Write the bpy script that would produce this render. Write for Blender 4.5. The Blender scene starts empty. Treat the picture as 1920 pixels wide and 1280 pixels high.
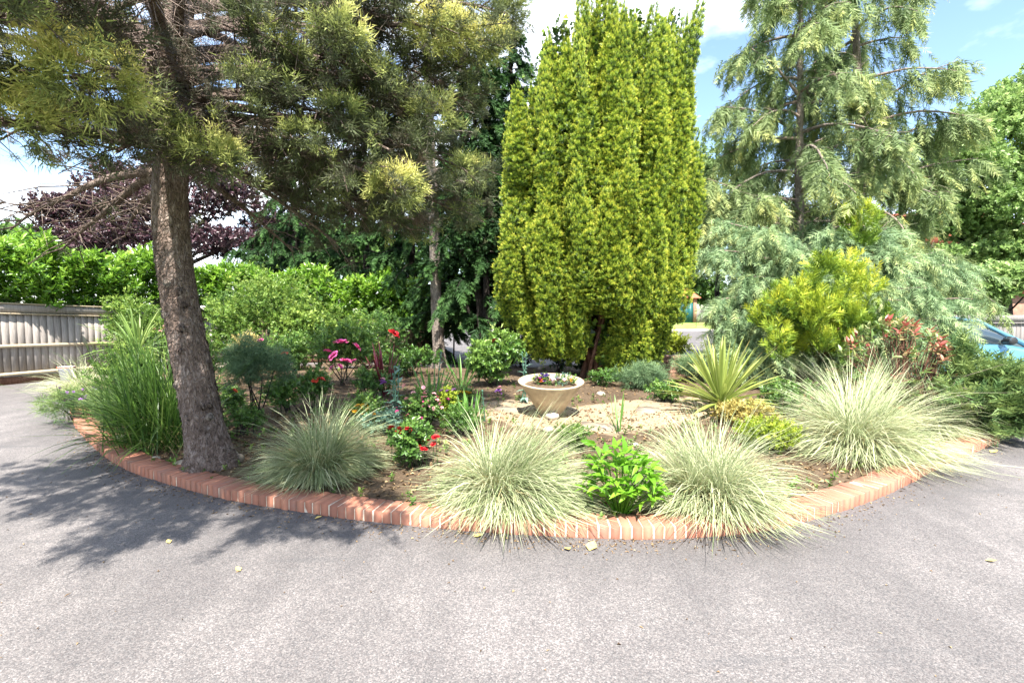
import bpy, math, random
import numpy as np
from mathutils import Vector, Matrix

random.seed(11)
rng = np.random.default_rng(11)
SC = bpy.context.scene
COL = SC.collection
R = math.radians

# ------------------------------------------------------------------ camera
FPX, HOR, CAMZ = 900.0, 585.0, 1.56
PITCH = math.atan((640 - HOR) / FPX)
cam_d = bpy.data.cameras.new('camera')
cam = bpy.data.objects.new('camera', cam_d)
COL.objects.link(cam)
cam.location = (0, 0, CAMZ)
cam.rotation_euler = (R(90) - PITCH, 0, 0)
cam_d.sensor_width = 36.0
cam_d.lens = 36.0 * FPX / 1920.0
cam_d.clip_start = 0.05
cam_d.clip_end = 2000
SC.camera = cam

# ------------------------------------------------------------------ world and sun
SUN_EL, SUN_AZ = R(57), R(3)          # azimuth measured from behind the camera (-Y) towards +X
sun_dir = Vector((math.sin(SUN_AZ) * math.cos(SUN_EL), -math.cos(SUN_AZ) * math.cos(SUN_EL), math.sin(SUN_EL)))
W = bpy.data.worlds.new('World')
SC.world = W
W.use_nodes = True
nt = W.node_tree
nt.nodes.clear()
wo = nt.nodes.new('ShaderNodeOutputWorld')
bg = nt.nodes.new('ShaderNodeBackground')
sky = nt.nodes.new('ShaderNodeTexSky')
sky.sky_type = 'NISHITA'
sky.sun_disc = False
sky.sun_elevation = SUN_EL
sky.sun_rotation = math.atan2(sun_dir.x, sun_dir.y)
sky.air_density = 1.0
sky.dust_density = 0.6
sky.ozone_density = 2.0
tc = nt.nodes.new('ShaderNodeTexCoord')
mp = nt.nodes.new('ShaderNodeMapping')
mp.inputs['Scale'].default_value = (1.0, 1.0, 2.1)
mp.inputs['Location'].default_value = (0.35, 0.1, 0.22)
nz = nt.nodes.new('ShaderNodeTexNoise')
nz.inputs['Scale'].default_value = 2.1
nz.inputs['Detail'].default_value = 8
nz.inputs['Roughness'].default_value = 0.52
cr = nt.nodes.new('ShaderNodeValToRGB')
cr.color_ramp.elements[0].position = 0.46
cr.color_ramp.elements[1].position = 0.64
mx = nt.nodes.new('ShaderNodeMix')
mx.data_type = 'RGBA'
nt.links.new(tc.outputs['Generated'], mp.inputs['Vector'])
nt.links.new(mp.outputs['Vector'], nz.inputs['Vector'])
nt.links.new(nz.outputs['Fac'], cr.inputs['Fac'])
nt.links.new(cr.outputs['Color'], mx.inputs['Factor'])
nt.links.new(sky.outputs['Color'], mx.inputs['A'])
mx.inputs['B'].default_value = (7.4, 7.7, 8.0, 1)
nt.links.new(mx.outputs['Result'], bg.inputs['Color'])
bg.inputs['Strength'].default_value = 0.12
nt.links.new(bg.outputs['Background'], wo.inputs['Surface'])

sun_d = bpy.data.lights.new('sun', 'SUN')
sun_d.energy = 5.0
sun_d.angle = R(0.53)
sun_d.color = (1.0, 0.95, 0.87)
sun = bpy.data.objects.new('sun', sun_d)
COL.objects.link(sun)
sun.rotation_euler = sun_dir.to_track_quat('Z', 'Y').to_euler()
sun.location = (0, -20, 30)

SC.view_settings.view_transform = 'Standard'
SC.view_settings.look = 'None'
SC.view_settings.exposure = 1.8
SC.view_settings.gamma = 1.0
SC.render.engine = 'CYCLES'
SC.cycles.max_bounces = 7
SC.cycles.diffuse_bounces = 4
SC.cycles.glossy_bounces = 2
SC.cycles.transmission_bounces = 5
SC.cycles.transparent_max_bounces = 4
SC.cycles.use_denoising = True

# ------------------------------------------------------------------ helpers: picture to place
cp, sp = math.cos(PITCH), math.sin(PITCH)
def ray(px, py):
    xc, yc = (px - 960) / FPX, (py - 640) / FPX
    return np.array([xc, cp - yc * sp, -(sp + yc * cp)])
def at(px, py, Y):
    d = ray(px, py)
    return np.array([0, 0, CAMZ]) + d * (Y / d[1])
def hit(px, py, z=0.0):
    d = ray(px, py)
    return np.array([0, 0, CAMZ]) + d * ((z - CAMZ) / d[2])
def smooth(a, b, x):
    t = np.clip((np.asarray(x, float) - a) / (b - a), 0, 1)
    return t * t * (3 - 2 * t)

CURB_PX = [(131, 774), (141, 802), (175, 838), (197, 858), (222, 872), (248, 886), (300, 903), (367, 922), (437, 939), (542, 956),
           (667, 975), (792, 987), (900, 997), (1000, 1003), (1084, 1008), (1160, 1010), (1230, 1011), (1340, 1006), (1449, 994),
           (1562, 963), (1671, 925), (1779, 868), (1877, 829)]
cpts = np.array([hit(x, y)[:2] for x, y in CURB_PX])
def catmull(P, n=14):
    out = []
    Q = np.vstack([2 * P[0] - P[1], P, 2 * P[-1] - P[-2]])
    for i in range(1, len(Q) - 2):
        p0, p1, p2, p3 = Q[i - 1], Q[i], Q[i + 1], Q[i + 2]
        for t in np.linspace(0, 1, n, endpoint=False):
            out.append(.5 * ((2 * p1) + (-p0 + p2) * t + (2 * p0 - 5 * p1 + 4 * p2 - p3) * t * t + (-p0 + 3 * p1 - 3 * p2 + p3) * t ** 3))
    out.append(P[-1])
    return np.array(out)
cfine = catmull(cpts)
for _ in range(30):
    cfine[1:-1] = .25 * cfine[:-2] + .5 * cfine[1:-1] + .25 * cfine[2:]
ctan = np.gradient(cfine, axis=0)
ctan /= np.linalg.norm(ctan, axis=1)[:, None]
cnrm = np.stack([-ctan[:, 1], ctan[:, 0]], 1)        # points into the bed
BACK = np.array([(7.6, 7.6), (8.6, 9.5), (7.5, 13.5), (2.0, 14.0), (-2.0, 15.0), (-8.6, 14.4), (-9.4, 12.5), (-8.9, 10.6)])
BEDPOLY = np.vstack([cfine + cnrm * .11, BACK])
def inpoly(x, y, P):
    x, y = np.asarray(x, float), np.asarray(y, float)
    c = np.zeros(x.shape, bool)
    j = len(P) - 1
    for i in range(len(P)):
        xi, yi, xj, yj = P[i, 0], P[i, 1], P[j, 0], P[j, 1]
        if yi != yj:
            c ^= ((yi > y) != (yj > y)) & (x < (xj - xi) * (y - yi) / (yj - yi) + xi)
        j = i
    return c
def cdist(x, y):
    x, y = np.asarray(x, float), np.asarray(y, float)
    d = np.full(x.shape, 1e9)
    for p in cfine[::4]:
        d = np.minimum(d, (x - p[0]) ** 2 + (y - p[1]) ** 2)
    return np.sqrt(d)
def bed_h(x, y):
    x, y = np.asarray(x, float), np.asarray(y, float)
    d = cdist(x, y)
    n = .018 * np.sin(2.3 * x + .7 * y) * np.sin(1.9 * y - .4 * x) + .010 * np.sin(7.1 * x + 3 * y) * np.sin(6.3 * y)
    return .065 + .17 * smooth(0.1, 3.2, d) - .23 * smooth(10.5, 13.8, y) + n * smooth(.1, .8, d)
def g(x, y):
    return float(bed_h(x, y)) if bool(inpoly(x, y, BEDPOLY)) else 0.0
def G(px, py):
    z = 0.1
    for _ in range(8):
        p = hit(px, py, z)
        z = g(p[0], p[1])
    return np.array([p[0], p[1], z])

# ------------------------------------------------------------------ helpers: mesh building
class Acc:
    def __init__(s):
        s.v, s.f, s.t, s.n = [], {3: [], 4: []}, [], 0
    def add(s, v, f, t=0.0):
        v = np.asarray(v, float)
        f = np.asarray(f, int)
        s.v.append(v)
        s.t.append(np.broadcast_to(np.asarray(t, float), (len(v),)).copy())
        s.f[f.shape[1]].append(f + s.n)
        s.n += len(v)
    def inst(s, proto, Rm, loc, tint=0.0):
        v, f, t0 = proto
        n = len(loc)
        if n == 0: return
        V = np.einsum('nij,kj->nki', Rm, v) + np.asarray(loc)[:, None, :]
        T = t0[None, :] + np.broadcast_to(np.asarray(tint, float), (n,))[:, None]
        F = (f[None] + (np.arange(n) * len(v))[:, None, None]).reshape(-1, f.shape[1])
        s.add(V.reshape(-1, 3), F, T.reshape(-1))
    def mesh(s, name, mat, origin=(0, 0, 0), smooth_=False):
        V = np.concatenate(s.v) - np.asarray(origin)
        T = np.concatenate(s.t)
        me = bpy.data.meshes.new(name)
        f3 = np.concatenate(s.f[3]) if s.f[3] else np.zeros((0, 3), int)
        f4 = np.concatenate(s.f[4]) if s.f[4] else np.zeros((0, 4), int)
        nl = f3.size + f4.size
        me.vertices.add(len(V)); me.loops.add(nl); me.polygons.add(len(f3) + len(f4))
        me.vertices.foreach_set('co', V.astype(np.float32).ravel())
        me.loops.foreach_set('vertex_index', np.concatenate([f3.ravel(), f4.ravel()]).astype(np.int32))
        st = np.concatenate([np.arange(len(f3)) * 3, f3.size + np.arange(len(f4)) * 4]).astype(np.int32)
        me.polygons.foreach_set('loop_start', st)
        if smooth_:
            me.polygons.foreach_set('use_smooth', np.ones(len(st), bool))
        a = me.attributes.new('tint', 'FLOAT', 'POINT')
        a.data.foreach_set('value', T.astype(np.float32))
        me.update(calc_edges=True)
        for m in (mat if isinstance(mat, (list, tuple)) else [mat]):
            me.materials.append(m)
        return me
    def build(s, name, mat, parent=None, smooth_=False, kind=None):
        if not s.v: return None
        o = (0, 0, 0)
        q = parent
        org = np.zeros(3)
        while q is not None:
            org += np.array(q.location)
            q = q.parent
        ob = bpy.data.objects.new(name, s.mesh(name, mat, org, smooth_))
        COL.objects.link(ob)
        ob.parent = parent
        if kind: ob['kind'] = kind
        return ob

def tag(o, label, cat, group=None):
    o['label'] = label
    o['category'] = cat
    if group: o['group'] = group
    return o
def thing(name, label, cat, loc, group=None):
    o = bpy.data.objects.new(name, None)
    COL.objects.link(o)
    o.empty_display_size = .1
    o.location = [float(c) for c in loc]
    return tag(o, label, cat, group)
def structure(o):
    o['kind'] = 'structure'
    return o
def obj(name, me, parent=None, M=None):
    o = bpy.data.objects.new(name, me)
    COL.objects.link(o)
    o.parent = parent
    if M is not None: o.matrix_basis = M
    return o

def nrm(a):
    a = np.asarray(a, float)
    return a / np.maximum(np.linalg.norm(a, axis=-1, keepdims=True), 1e-9)
def frames(d, roll=None, ref=(0, 0, 1)):
    """columns: side, forward (d), normal"""
    d = nrm(np.atleast_2d(d))
    rf = np.broadcast_to(np.asarray(ref, float), d.shape).copy()
    par = np.abs((d * nrm(rf)).sum(1)) > .97
    rf[par] = (0.3, -1, 0.1)
    x = nrm(np.cross(d, rf))
    z = np.cross(x, d)
    if roll is not None:
        c, s_ = np.cos(roll)[:, None], np.sin(roll)[:, None]
        x, z = x * c + z * s_, z * c - x * s_
    return np.stack([x, d, z], axis=2)
def rand_dirs(n, r=rng):
    return nrm(r.normal(size=(n, 3)))
def tube(acc, P, rad, k=6, t=0.0, wob=0.0):
    P = np.asarray(P, float)
    n = len(P)
    rad = np.broadcast_to(np.asarray(rad, float), (n,))
    T = nrm(np.gradient(P, axis=0))
    F = frames(T, ref=(0.13, -.2, 1) if abs(T[0, 2]) < .8 else (0.2, 1, 0))
    a = np.arange(k) / k * 2 * math.pi
    rr = rad[:, None] * (1 + (rng.normal(size=(n, k)) * wob if wob else 0))
    V = P[:, None, :] + rr[..., None] * (F[:, None, :, 0] * np.cos(a)[None, :, None] + F[:, None, :, 2] * np.sin(a)[None, :, None])
    idx = np.arange(n * k).reshape(n, k)
    A, B = idx[:-1], idx[1:]
    q = np.stack([A, np.roll(A, -1, 1), np.roll(B, -1, 1), B], -1).reshape(-1, 4)
    acc.add(V.reshape(-1, 3), q, t)
    c = np.array([P[-1] + T[-1] * rad[-1] * .4])
    acc.add(np.vstack([V[-1], c]), np.stack([np.arange(k), np.roll(np.arange(k), -1), np.full(k, k)], 1), t)
def box(acc, c, s, Rz=0.0, t=0.0):
    x, y, z = np.asarray(s) / 2
    v = np.array([[a, b, d] for d in (-z, z) for b in (-y, y) for a in (-x, x)], float)
    co, si = math.cos(Rz), math.sin(Rz)
    v = v @ np.array([[co, si, 0], [-si, co, 0], [0, 0, 1]]) + np.asarray(c)
    acc.add(v, [[0, 2, 3, 1], [4, 5, 7, 6], [0, 1, 5, 4], [2, 6, 7, 3], [0, 4, 6, 2], [1, 3, 7, 5]], t)
def lathe(acc, prof, c=(0, 0, 0), k=32, tilt=0.0, t=0.0):
    prof = np.asarray(prof, float)
    a = np.arange(k) / k * 2 * math.pi
    V = np.stack([prof[:, 0][:, None] * np.cos(a), prof[:, 0][:, None] * np.sin(a), np.repeat(prof[:, 1][:, None], k, 1)], -1).reshape(-1, 3)
    ct, st = math.cos(tilt), math.sin(tilt)
    V = V @ np.array([[1, 0, 0], [0, ct, st], [0, -st, ct]]) + np.asarray(c)
    idx = np.arange(len(prof) * k).reshape(-1, k)
    A, B = idx[:-1], idx[1:]
    acc.add(V, np.stack([A, np.roll(A, -1, 1), np.roll(B, -1, 1), B], -1).reshape(-1, 4), t)

# ------------------------------------------------------------------ materials
def newmat(name):
    m = bpy.data.materials.new(name)
    m.use_nodes = True
    n = m.node_tree
    n.nodes.clear()
    out = n.nodes.new('ShaderNodeOutputMaterial')
    b = n.nodes.new('ShaderNodeBsdfPrincipled')
    n.links.new(b.outputs['BSDF'], out.inputs['Surface'])
    return m, n, b, out
def ramp(n, pts):
    r = n.nodes.new('ShaderNodeValToRGB')
    e = r.color_ramp.elements
    while len(e) < len(pts): e.new(0.5)
    for el, (p, c) in zip(e, pts):
        el.position = p
        el.color = (*c, 1)
    return r
def noise(n, scale, detail=4, rough=.55, vec=None, dist=0):
    t = n.nodes.new('ShaderNodeTexNoise')
    t.inputs['Scale'].default_value = scale
    t.inputs['Detail'].default_value = detail
    t.inputs['Roughness'].default_value = rough
    t.inputs['Distortion'].default_value = dist
    if vec is not None: n.links.new(vec, t.inputs['Vector'])
    return t
def math_(n, op, a, b=None):
    m = n.nodes.new('ShaderNodeMath')
    m.operation = op
    for i, q in enumerate((a, b)):
        if q is None: continue
        if isinstance(q, (int, float)): m.inputs[i].default_value = q
        else: n.links.new(q, m.inputs[i])
    return m.outputs[0]
def mixc(n, f, a, b, mode='MIX'):
    m = n.nodes.new('ShaderNodeMix')
    m.data_type = 'RGBA'
    m.blend_type = mode
    for k, q in (('Factor', f), ('A', a), ('B', b)):
        if isinstance(q, (int, float)): m.inputs[k].default_value = q
        elif isinstance(q, tuple): m.inputs[k].default_value = (*q, 1)
        else: n.links.new(q, m.inputs[k])
    return m.outputs['Result']
def bump(n, h, dist, strength=1.0):
    b = n.nodes.new('ShaderNodeBump')
    b.inputs['Distance'].default_value = dist
    b.inputs['Strength'].default_value = strength
    n.links.new(h, b.inputs['Height'])
    return b.outputs['Normal']
def pos(n):
    return n.nodes.new('ShaderNodeNewGeometry').outputs['Position']
def leafmat(name, pts, trans=.3, rough=.5, spec=.35, nscale=1.3, namp=.35, objrand=0.0):
    m, n, b, out = newmat(name)
    a = n.nodes.new('ShaderNodeAttribute')
    a.attribute_name = 'tint'
    nz_ = noise(n, nscale, 3, .6, pos(n))
    v = math_(n, 'ADD', a.outputs['Fac'], math_(n, 'MULTIPLY', math_(n, 'SUBTRACT', nz_.outputs['Fac'], .5), namp * 2))
    if objrand:
        oi = n.nodes.new('ShaderNodeObjectInfo')
        v = math_(n, 'ADD', v, math_(n, 'MULTIPLY', math_(n, 'SUBTRACT', oi.outputs['Random'], .5), objrand))
    r = ramp(n, pts)
    n.links.new(v, r.inputs['Fac'])
    n.links.new(r.outputs['Color'], b.inputs['Base Color'])
    b.inputs['Roughness'].default_value = rough
    b.inputs['Specular IOR Level'].default_value = spec
    if trans:
        tr = n.nodes.new('ShaderNodeBsdfTranslucent')
        n.links.new(mixc(n, .45, r.outputs['Color'], (.42, .55, .08), 'MIX') if False else r.outputs['Color'], tr.inputs['Color'])
        ms = n.nodes.new('ShaderNodeMixShader')
        ms.inputs['Fac'].default_value = trans
        n.links.new(b.outputs['BSDF'], ms.inputs[1])
        n.links.new(tr.outputs['BSDF'], ms.inputs[2])
        n.links.new(ms.outputs['Shader'], out.inputs['Surface'])
    return m
def plain(name, c, rough=.6, var=.15, nscale=8, metallic=0, bumpd=0, spec=.4, coat=0):
    m, n, b, out = newmat(name)
    nz_ = noise(n, nscale, 5, .6, pos(n))
    lo = tuple(max(0, q * (1 - var)) for q in c)
    hi = tuple(min(1, q * (1 + var)) for q in c)
    r = ramp(n, [(.3, lo), (.7, hi)])
    n.links.new(nz_.outputs['Fac'], r.inputs['Fac'])
    n.links.new(r.outputs['Color'], b.inputs['Base Color'])
    b.inputs['Roughness'].default_value = rough
    b.inputs['Metallic'].default_value = metallic
    b.inputs['Specular IOR Level'].default_value = spec
    b.inputs['Coat Weight'].default_value = coat
    if bumpd: n.links.new(bump(n, nz_.outputs['Fac'], bumpd), b.inputs['Normal'])
    return m

def mat_asphalt():
    m, n, b, out = newmat('asphalt')
    p = pos(n)
    v1 = n.nodes.new('ShaderNodeTexVoronoi'); v1.inputs['Scale'].default_value = 155
    n.links.new(p, v1.inputs['Vector'])
    sep = n.nodes.new('ShaderNodeSeparateColor')
    n.links.new(v1.outputs['Color'], sep.inputs['Color'])
    big = noise(n, .55, 5, .6, p, .6)
    mid = noise(n, 4.5, 5, .65, p)
    mpn = n.nodes.new('ShaderNodeMapping')
    mpn.inputs['Rotation'].default_value = (0, 0, R(38))
    mpn.inputs['Scale'].default_value = (2.6, .22, 1)
    n.links.new(p, mpn.inputs['Vector'])
    stre = noise(n, 1.5, 4, .6, mpn.outputs['Vector'])
    a = n.nodes.new('ShaderNodeAttribute'); a.attribute_name = 'tint'
    # how much pale chipping shows: worn patches, streaks, less along the kerb
    wear = math_(n, 'ADD', math_(n, 'MULTIPLY', big.outputs['Fac'], .8), math_(n, 'MULTIPLY', stre.outputs['Fac'], .35))
    wear = math_(n, 'ADD', wear, math_(n, 'MULTIPLY', mid.outputs['Fac'], .28))
    wear = math_(n, 'SUBTRACT', wear, math_(n, 'MULTIPLY', a.outputs['Fac'], .18))
    sel = math_(n, 'ADD', math_(n, 'MULTIPLY', sep.outputs['Red'], .85), math_(n, 'MULTIPLY', math_(n, 'SUBTRACT', wear, .655), 1.5))
    r = ramp(n, [(.05, (.072, .070, .071)), (.45, (.112, .107, .106)), (.75, (.155, .146, .141)), (1.0, (.25, .228, .218))])
    n.links.new(sel, r.inputs['Fac'])
    col = mixc(n, math_(n, 'MULTIPLY', sep.outputs['Green'], .22), r.outputs['Color'], (.21, .165, .15))
    # dark scuffs and old oil spots
    mp2 = n.nodes.new('ShaderNodeMapping')
    mp2.inputs['Rotation'].default_value = (0, 0, R(-52)); mp2.inputs['Scale'].default_value = (.35, 2.4, 1)
    n.links.new(p, mp2.inputs['Vector'])
    sc_ = noise(n, 1.1, 5, .6, mp2.outputs['Vector'], 1.2)
    rs = ramp(n, [(.60, (0, 0, 0)), (.70, (1, 1, 1))])
    n.links.new(sc_.outputs['Fac'], rs.inputs['Fac'])
    col = mixc(n, math_(n, 'MULTIPLY', rs.outputs['Color'], .38), col, (.075, .075, .078))
    oil = noise(n, 1.7, 3, .5, p, .3)
    ro = ramp(n, [(.70, (0, 0, 0)), (.76, (1, 1, 1))])
    n.links.new(oil.outputs['Fac'], ro.inputs['Fac'])
    col = mixc(n, math_(n, 'MULTIPLY', ro.outputs['Color'], .35), col, (.06, .058, .056))
    n.links.new(col, b.inputs['Base Color'])
    b.inputs['Roughness'].default_value = .8
    b.inputs['Specular IOR Level'].default_value = .25
    h = math_(n, 'ADD', math_(n, 'MULTIPLY', v1.outputs['Distance'], -.6), math_(n, 'MULTIPLY', sep.outputs['Blue'], .4))
    n.links.new(bump(n, h, .004, .7), b.inputs['Normal'])
    return m
def mat_brick():
    m, n, b, out = newmat('brick_red')
    oi = n.nodes.new('ShaderNodeObjectInfo')
    r = ramp(n, [(0, (.20, .066, .040)), (.35, (.30, .105, .060)), (.7, (.345, .135, .078)), (1, (.24, .088, .06))])
    n.links.new(oi.outputs['Random'], r.inputs['Fac'])
    p = pos(n)
    nz1 = noise(n, 22, 6, .65, p)
    nz2 = noise(n, 160, 3, .6, p)
    c = mixc(n, math_(n, 'MULTIPLY', nz1.outputs['Fac'], .45), r.outputs['Color'], (.38, .215, .14))
    dirt = ramp(n, [(.50, (0, 0, 0)), (.70, (1, 1, 1))])
    nz3 = noise(n, 9, 6, .7, p)
    n.links.new(nz3.outputs['Fac'], dirt.inputs['Fac'])
    c = mixc(n, math_(n, 'MULTIPLY', dirt.outputs['Color'], .45), c, (.17, .13, .10))
    n.links.new(c, b.inputs['Base Color'])
    b.inputs['Roughness'].default_value = .85
    n.links.new(bump(n, math_(n, 'ADD', nz1.outputs['Fac'], math_(n, 'MULTIPLY', nz2.outputs['Fac'], .5)), .003, .6), b.inputs['Normal'])
    return m
def mat_bark(name, c1, c2, c3, scale=1.0, depth=.03):
    m, n, b, out = newmat(name)
    p = pos(n)
    mpn = n.nodes.new('ShaderNodeMapping')
    mpn.inputs['Scale'].default_value = (1, 1, .42)
    n.links.new(p, mpn.inputs['Vector'])
    nz1 = noise(n, 26 * scale, 7, .7, mpn.outputs['Vector'], .8)
    nz2 = noise(n, 5 * scale, 4, .6, p)
    v = n.nodes.new('ShaderNodeTexVoronoi'); v.inputs['Scale'].default_value = 34 * scale
    v.feature = 'DISTANCE_TO_EDGE'
    n.links.new(mpn.outputs['Vector'], v.inputs['Vector'])
    r = ramp(n, [(.28, c1), (.5, c2), (.72, c3)])
    n.links.new(math_(n, 'ADD', math_(n, 'MULTIPLY', nz1.outputs['Fac'], .75), math_(n, 'MULTIPLY', nz2.outputs['Fac'], .25)), r.inputs['Fac'])
    n.links.new(r.outputs['Color'], b.inputs['Base Color'])
    b.inputs['Roughness'].default_value = .9
    b.inputs['Specular IOR Level'].default_value = .2
    h = math_(n, 'ADD', nz1.outputs['Fac'], math_(n, 'MINIMUM', math_(n, 'MULTIPLY', v.outputs['Distance'], 2.0), .35))
    n.links.new(bump(n, h, depth * 1.6, 1.0), b.inputs['Normal'])
    return m
def mat_soil():
    m, n, b, out = newmat('soil')
    p = pos(n)
    n1 = noise(n, 2.2, 6, .65, p)
    n2 = noise(n, 38, 6, .7, p)
    a = n.nodes.new('ShaderNodeAttribute'); a.attribute_name = 'tint'
    r = ramp(n, [(.3, (.045, .032, .022)), (.52, (.12, .085, .055)), (.75, (.25, .185, .12))])
    n.links.new(math_(n, 'ADD', math_(n, 'MULTIPLY', n1.outputs['Fac'], .5), math_(n, 'MULTIPLY', n2.outputs['Fac'], .5)), r.inputs['Fac'])
    r2 = ramp(n, [(.3, (.20, .15, .095)), (.5, (.34, .26, .17)), (.75, (.46, .37, .26))])
    n.links.new(math_(n, 'ADD', math_(n, 'MULTIPLY', n1.outputs['Fac'], .35), math_(n, 'MULTIPLY', n2.outputs['Fac'], .65)), r2.inputs['Fac'])
    f = ramp(n, [(.42, (0, 0, 0)), (.58, (1, 1, 1))])
    n.links.new(math_(n, 'ADD', a.outputs['Fac'], math_(n, 'MULTIPLY', math_(n, 'SUBTRACT', n1.outputs['Fac'], .5), .9)), f.inputs['Fac'])
    n.links.new(mixc(n, f.outputs['Color'], r.outputs['Color'], r2.outputs['Color']), b.inputs['Base Color'])
    b.inputs['Roughness'].default_value = .95
    b.inputs['Specular IOR Level'].default_value = .1
    n.links.new(bump(n, n2.outputs['Fac'], .04, .8), b.inputs['Normal'])
    return m
def mat_wood(name, c1, c2, objr=.5):
    m, n, b, out = newmat(name)
    p = pos(n)
    mpn = n.nodes.new('ShaderNodeMapping'); mpn.inputs['Scale'].default_value = (14, 14, 1.2)
    n.links.new(p, mpn.inputs['Vector'])
    n1 = noise(n, 3, 6, .65, mpn.outputs['Vector'], .5)
    n2 = noise(n, 1.4, 3, .5, p)
    oi = n.nodes.new('ShaderNodeObjectInfo')
    f = math_(n, 'ADD', math_(n, 'MULTIPLY', n1.outputs['Fac'], .55), math_(n, 'ADD', math_(n, 'MULTIPLY', n2.outputs['Fac'], .3), math_(n, 'MULTIPLY', oi.outputs['Random'], .25 * objr)))
    r = ramp(n, [(.3, c1), (.72, c2)])
    n.links.new(f, r.inputs['Fac'])
    n.links.new(r.outputs['Color'], b.inputs['Base Color'])
    b.inputs['Roughness'].default_value = .85
    b.inputs['Specular IOR Level'].default_value = .2
    n.links.new(bump(n, n1.outputs['Fac'], .006, .6), b.inputs['Normal'])
    return m

M = {}
M['asphalt'] = mat_asphalt()
M['brick'] = mat_brick()
M['brick_dark'] = plain('brick_dark', (.085, .075, .075), .8, .3, 30, bumpd=.004)
M['mortar'] = plain('mortar', (.50, .42, .33), .95, .25, 40, bumpd=.006)
M['mortar_old'] = plain('mortar_old', (.20, .17, .14), .95, .3, 40, bumpd=.006)
M['soil'] = mat_soil()
M['bark_pine'] = mat_bark('bark_pine', (.04, .028, .024), (.175, .125, .10), (.45, .37, .325))
M['bark_grey'] = mat_bark('bark_grey', (.075, .06, .05), (.22, .18, .15), (.46, .40, .34), 1.0, .02)
M['bark_dark'] = mat_bark('bark_dark', (.012, .010, .009), (.035, .028, .024), (.08, .065, .055), .8, .02)
M['bark_red'] = mat_bark('bark_red', (.05, .025, .016), (.15, .075, .048), (.27, .15, .10), 1.2, .012)
M['twig'] = plain('dead_twig', (.23, .175, .145), .9, .4, 14)
M['twig_dark'] = plain('dark_twig', (.07, .052, .043), .9, .4, 14)
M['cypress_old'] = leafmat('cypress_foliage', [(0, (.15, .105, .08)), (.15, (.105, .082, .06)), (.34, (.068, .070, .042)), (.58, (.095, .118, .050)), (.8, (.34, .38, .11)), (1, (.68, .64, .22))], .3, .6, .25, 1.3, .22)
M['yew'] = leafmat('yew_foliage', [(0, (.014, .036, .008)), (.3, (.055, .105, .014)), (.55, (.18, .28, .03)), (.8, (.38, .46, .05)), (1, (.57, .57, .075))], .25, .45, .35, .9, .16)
M['weeping'] = leafmat('weeping_foliage', [(0, (.055, .085, .032)), (.35, (.13, .19, .070)), (.65, (.235, .30, .115)), (1, (.41, .42, .13))], .3, .55, .3, .8, .3)
M['bluecyp'] = leafmat('blue_cypress_foliage', [(0, (.05, .10, .045)), (.35, (.135, .22, .10)), (.65, (.25, .35, .165)), (1, (.43, .48, .19))], .25, .55, .3, .9, .3)
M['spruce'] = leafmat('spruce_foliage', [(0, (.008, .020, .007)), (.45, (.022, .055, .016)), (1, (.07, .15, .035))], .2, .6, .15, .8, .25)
M['thuja'] = leafmat('thuja_foliage', [(0, (.04, .085, .012)), (.35, (.13, .22, .025)), (.7, (.36, .44, .04)), (1, (.62, .58, .06))], .3, .5, .3, 1.6, .22)
M['juniper'] = leafmat('juniper_foliage', [(0, (.03, .065, .022)), (.45, (.10, .18, .06)), (1, (.26, .33, .10))], .25, .55, .3, 1.6, .3)
M['beech'] = leafmat('beech_foliage', [(0, (.022, .011, .014)), (.5, (.060, .028, .037)), (1, (.16, .08, .095))], .12, .35, .5, .5, .25)
M['laurel'] = leafmat('laurel_foliage', [(0, (.025, .075, .010)), (.4, (.08, .19, .018)), (.75, (.20, .36, .035)), (1, (.36, .50, .08))], .35, .3, .5, .7, .3)
M['broad'] = leafmat('broad_foliage', [(0, (.09, .15, .04)), (.5, (.21, .33, .09)), (1, (.42, .51, .19))], .4, .45, .4, .5, .3)
M['broad_pale'] = leafmat('pale_foliage', [(0, (.08, .13, .04)), (.5, (.18, .27, .09)), (1, (.34, .42, .17))], .35, .5, .3, .5, .3)
M['shrub'] = leafmat('shrub_foliage', [(0, (.035, .08, .012)), (.5, (.12, .22, .035)), (1, (.30, .40, .08))], .35, .45, .4, 2, .3)
M['rose_leaf'] = leafmat('rose_foliage', [(0, (.03, .075, .016)), (.5, (.09, .19, .035)), (1, (.23, .35, .07))], .3, .35, .5, 2, .3)
M['golden_shrub'] = leafmat('golden_foliage', [(0, (.26, .20, .05)), (.5, (.50, .42, .13)), (1, (.66, .56, .26))], .35, .5, .3, 3, .3)
M['lime'] = leafmat('lime_foliage', [(0, (.10, .17, .015)), (.5, (.28, .36, .03)), (1, (.50, .54, .07))], .35, .4, .4, 3, .3)
M['broom'] = leafmat('broom_foliage', [(0, (.04, .08, .04)), (.5, (.10, .17, .085)), (1, (.20, .29, .14))], .25, .6, .3, 3, .3)
M['glauc'] = leafmat('glaucous_leaf', [(0, (.07, .15, .10)), (.5, (.15, .27, .20)), (1, (.28, .40, .30))], .2, .55, .3, 6, .3, .3)
M['grass_pale'] = leafmat('variegated_grass', [(0, (.13, .18, .07)), (.4, (.29, .35, .17)), (.7, (.49, .52, .31)), (1, (.68, .66, .44))], .3, .5, .35, 5, .15)
M['grass_straw'] = leafmat('straw', [(0, (.30, .22, .10)), (1, (.55, .45, .22))], .25, .6, .3, 5, .3)
M['grass_green'] = leafmat('green_grass', [(0, (.035, .085, .014)), (.5, (.10, .20, .03)), (1, (.27, .38, .09))], .35, .4, .45, 3, .2)
M['cordy'] = leafmat('cordyline_leaf', [(0, (.16, .22, .04)), (.5, (.32, .38, .09)), (.85, (.55, .55, .22)), (1, (.60, .32, .12))], .3, .4, .45, 4, .12, .45)
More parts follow.
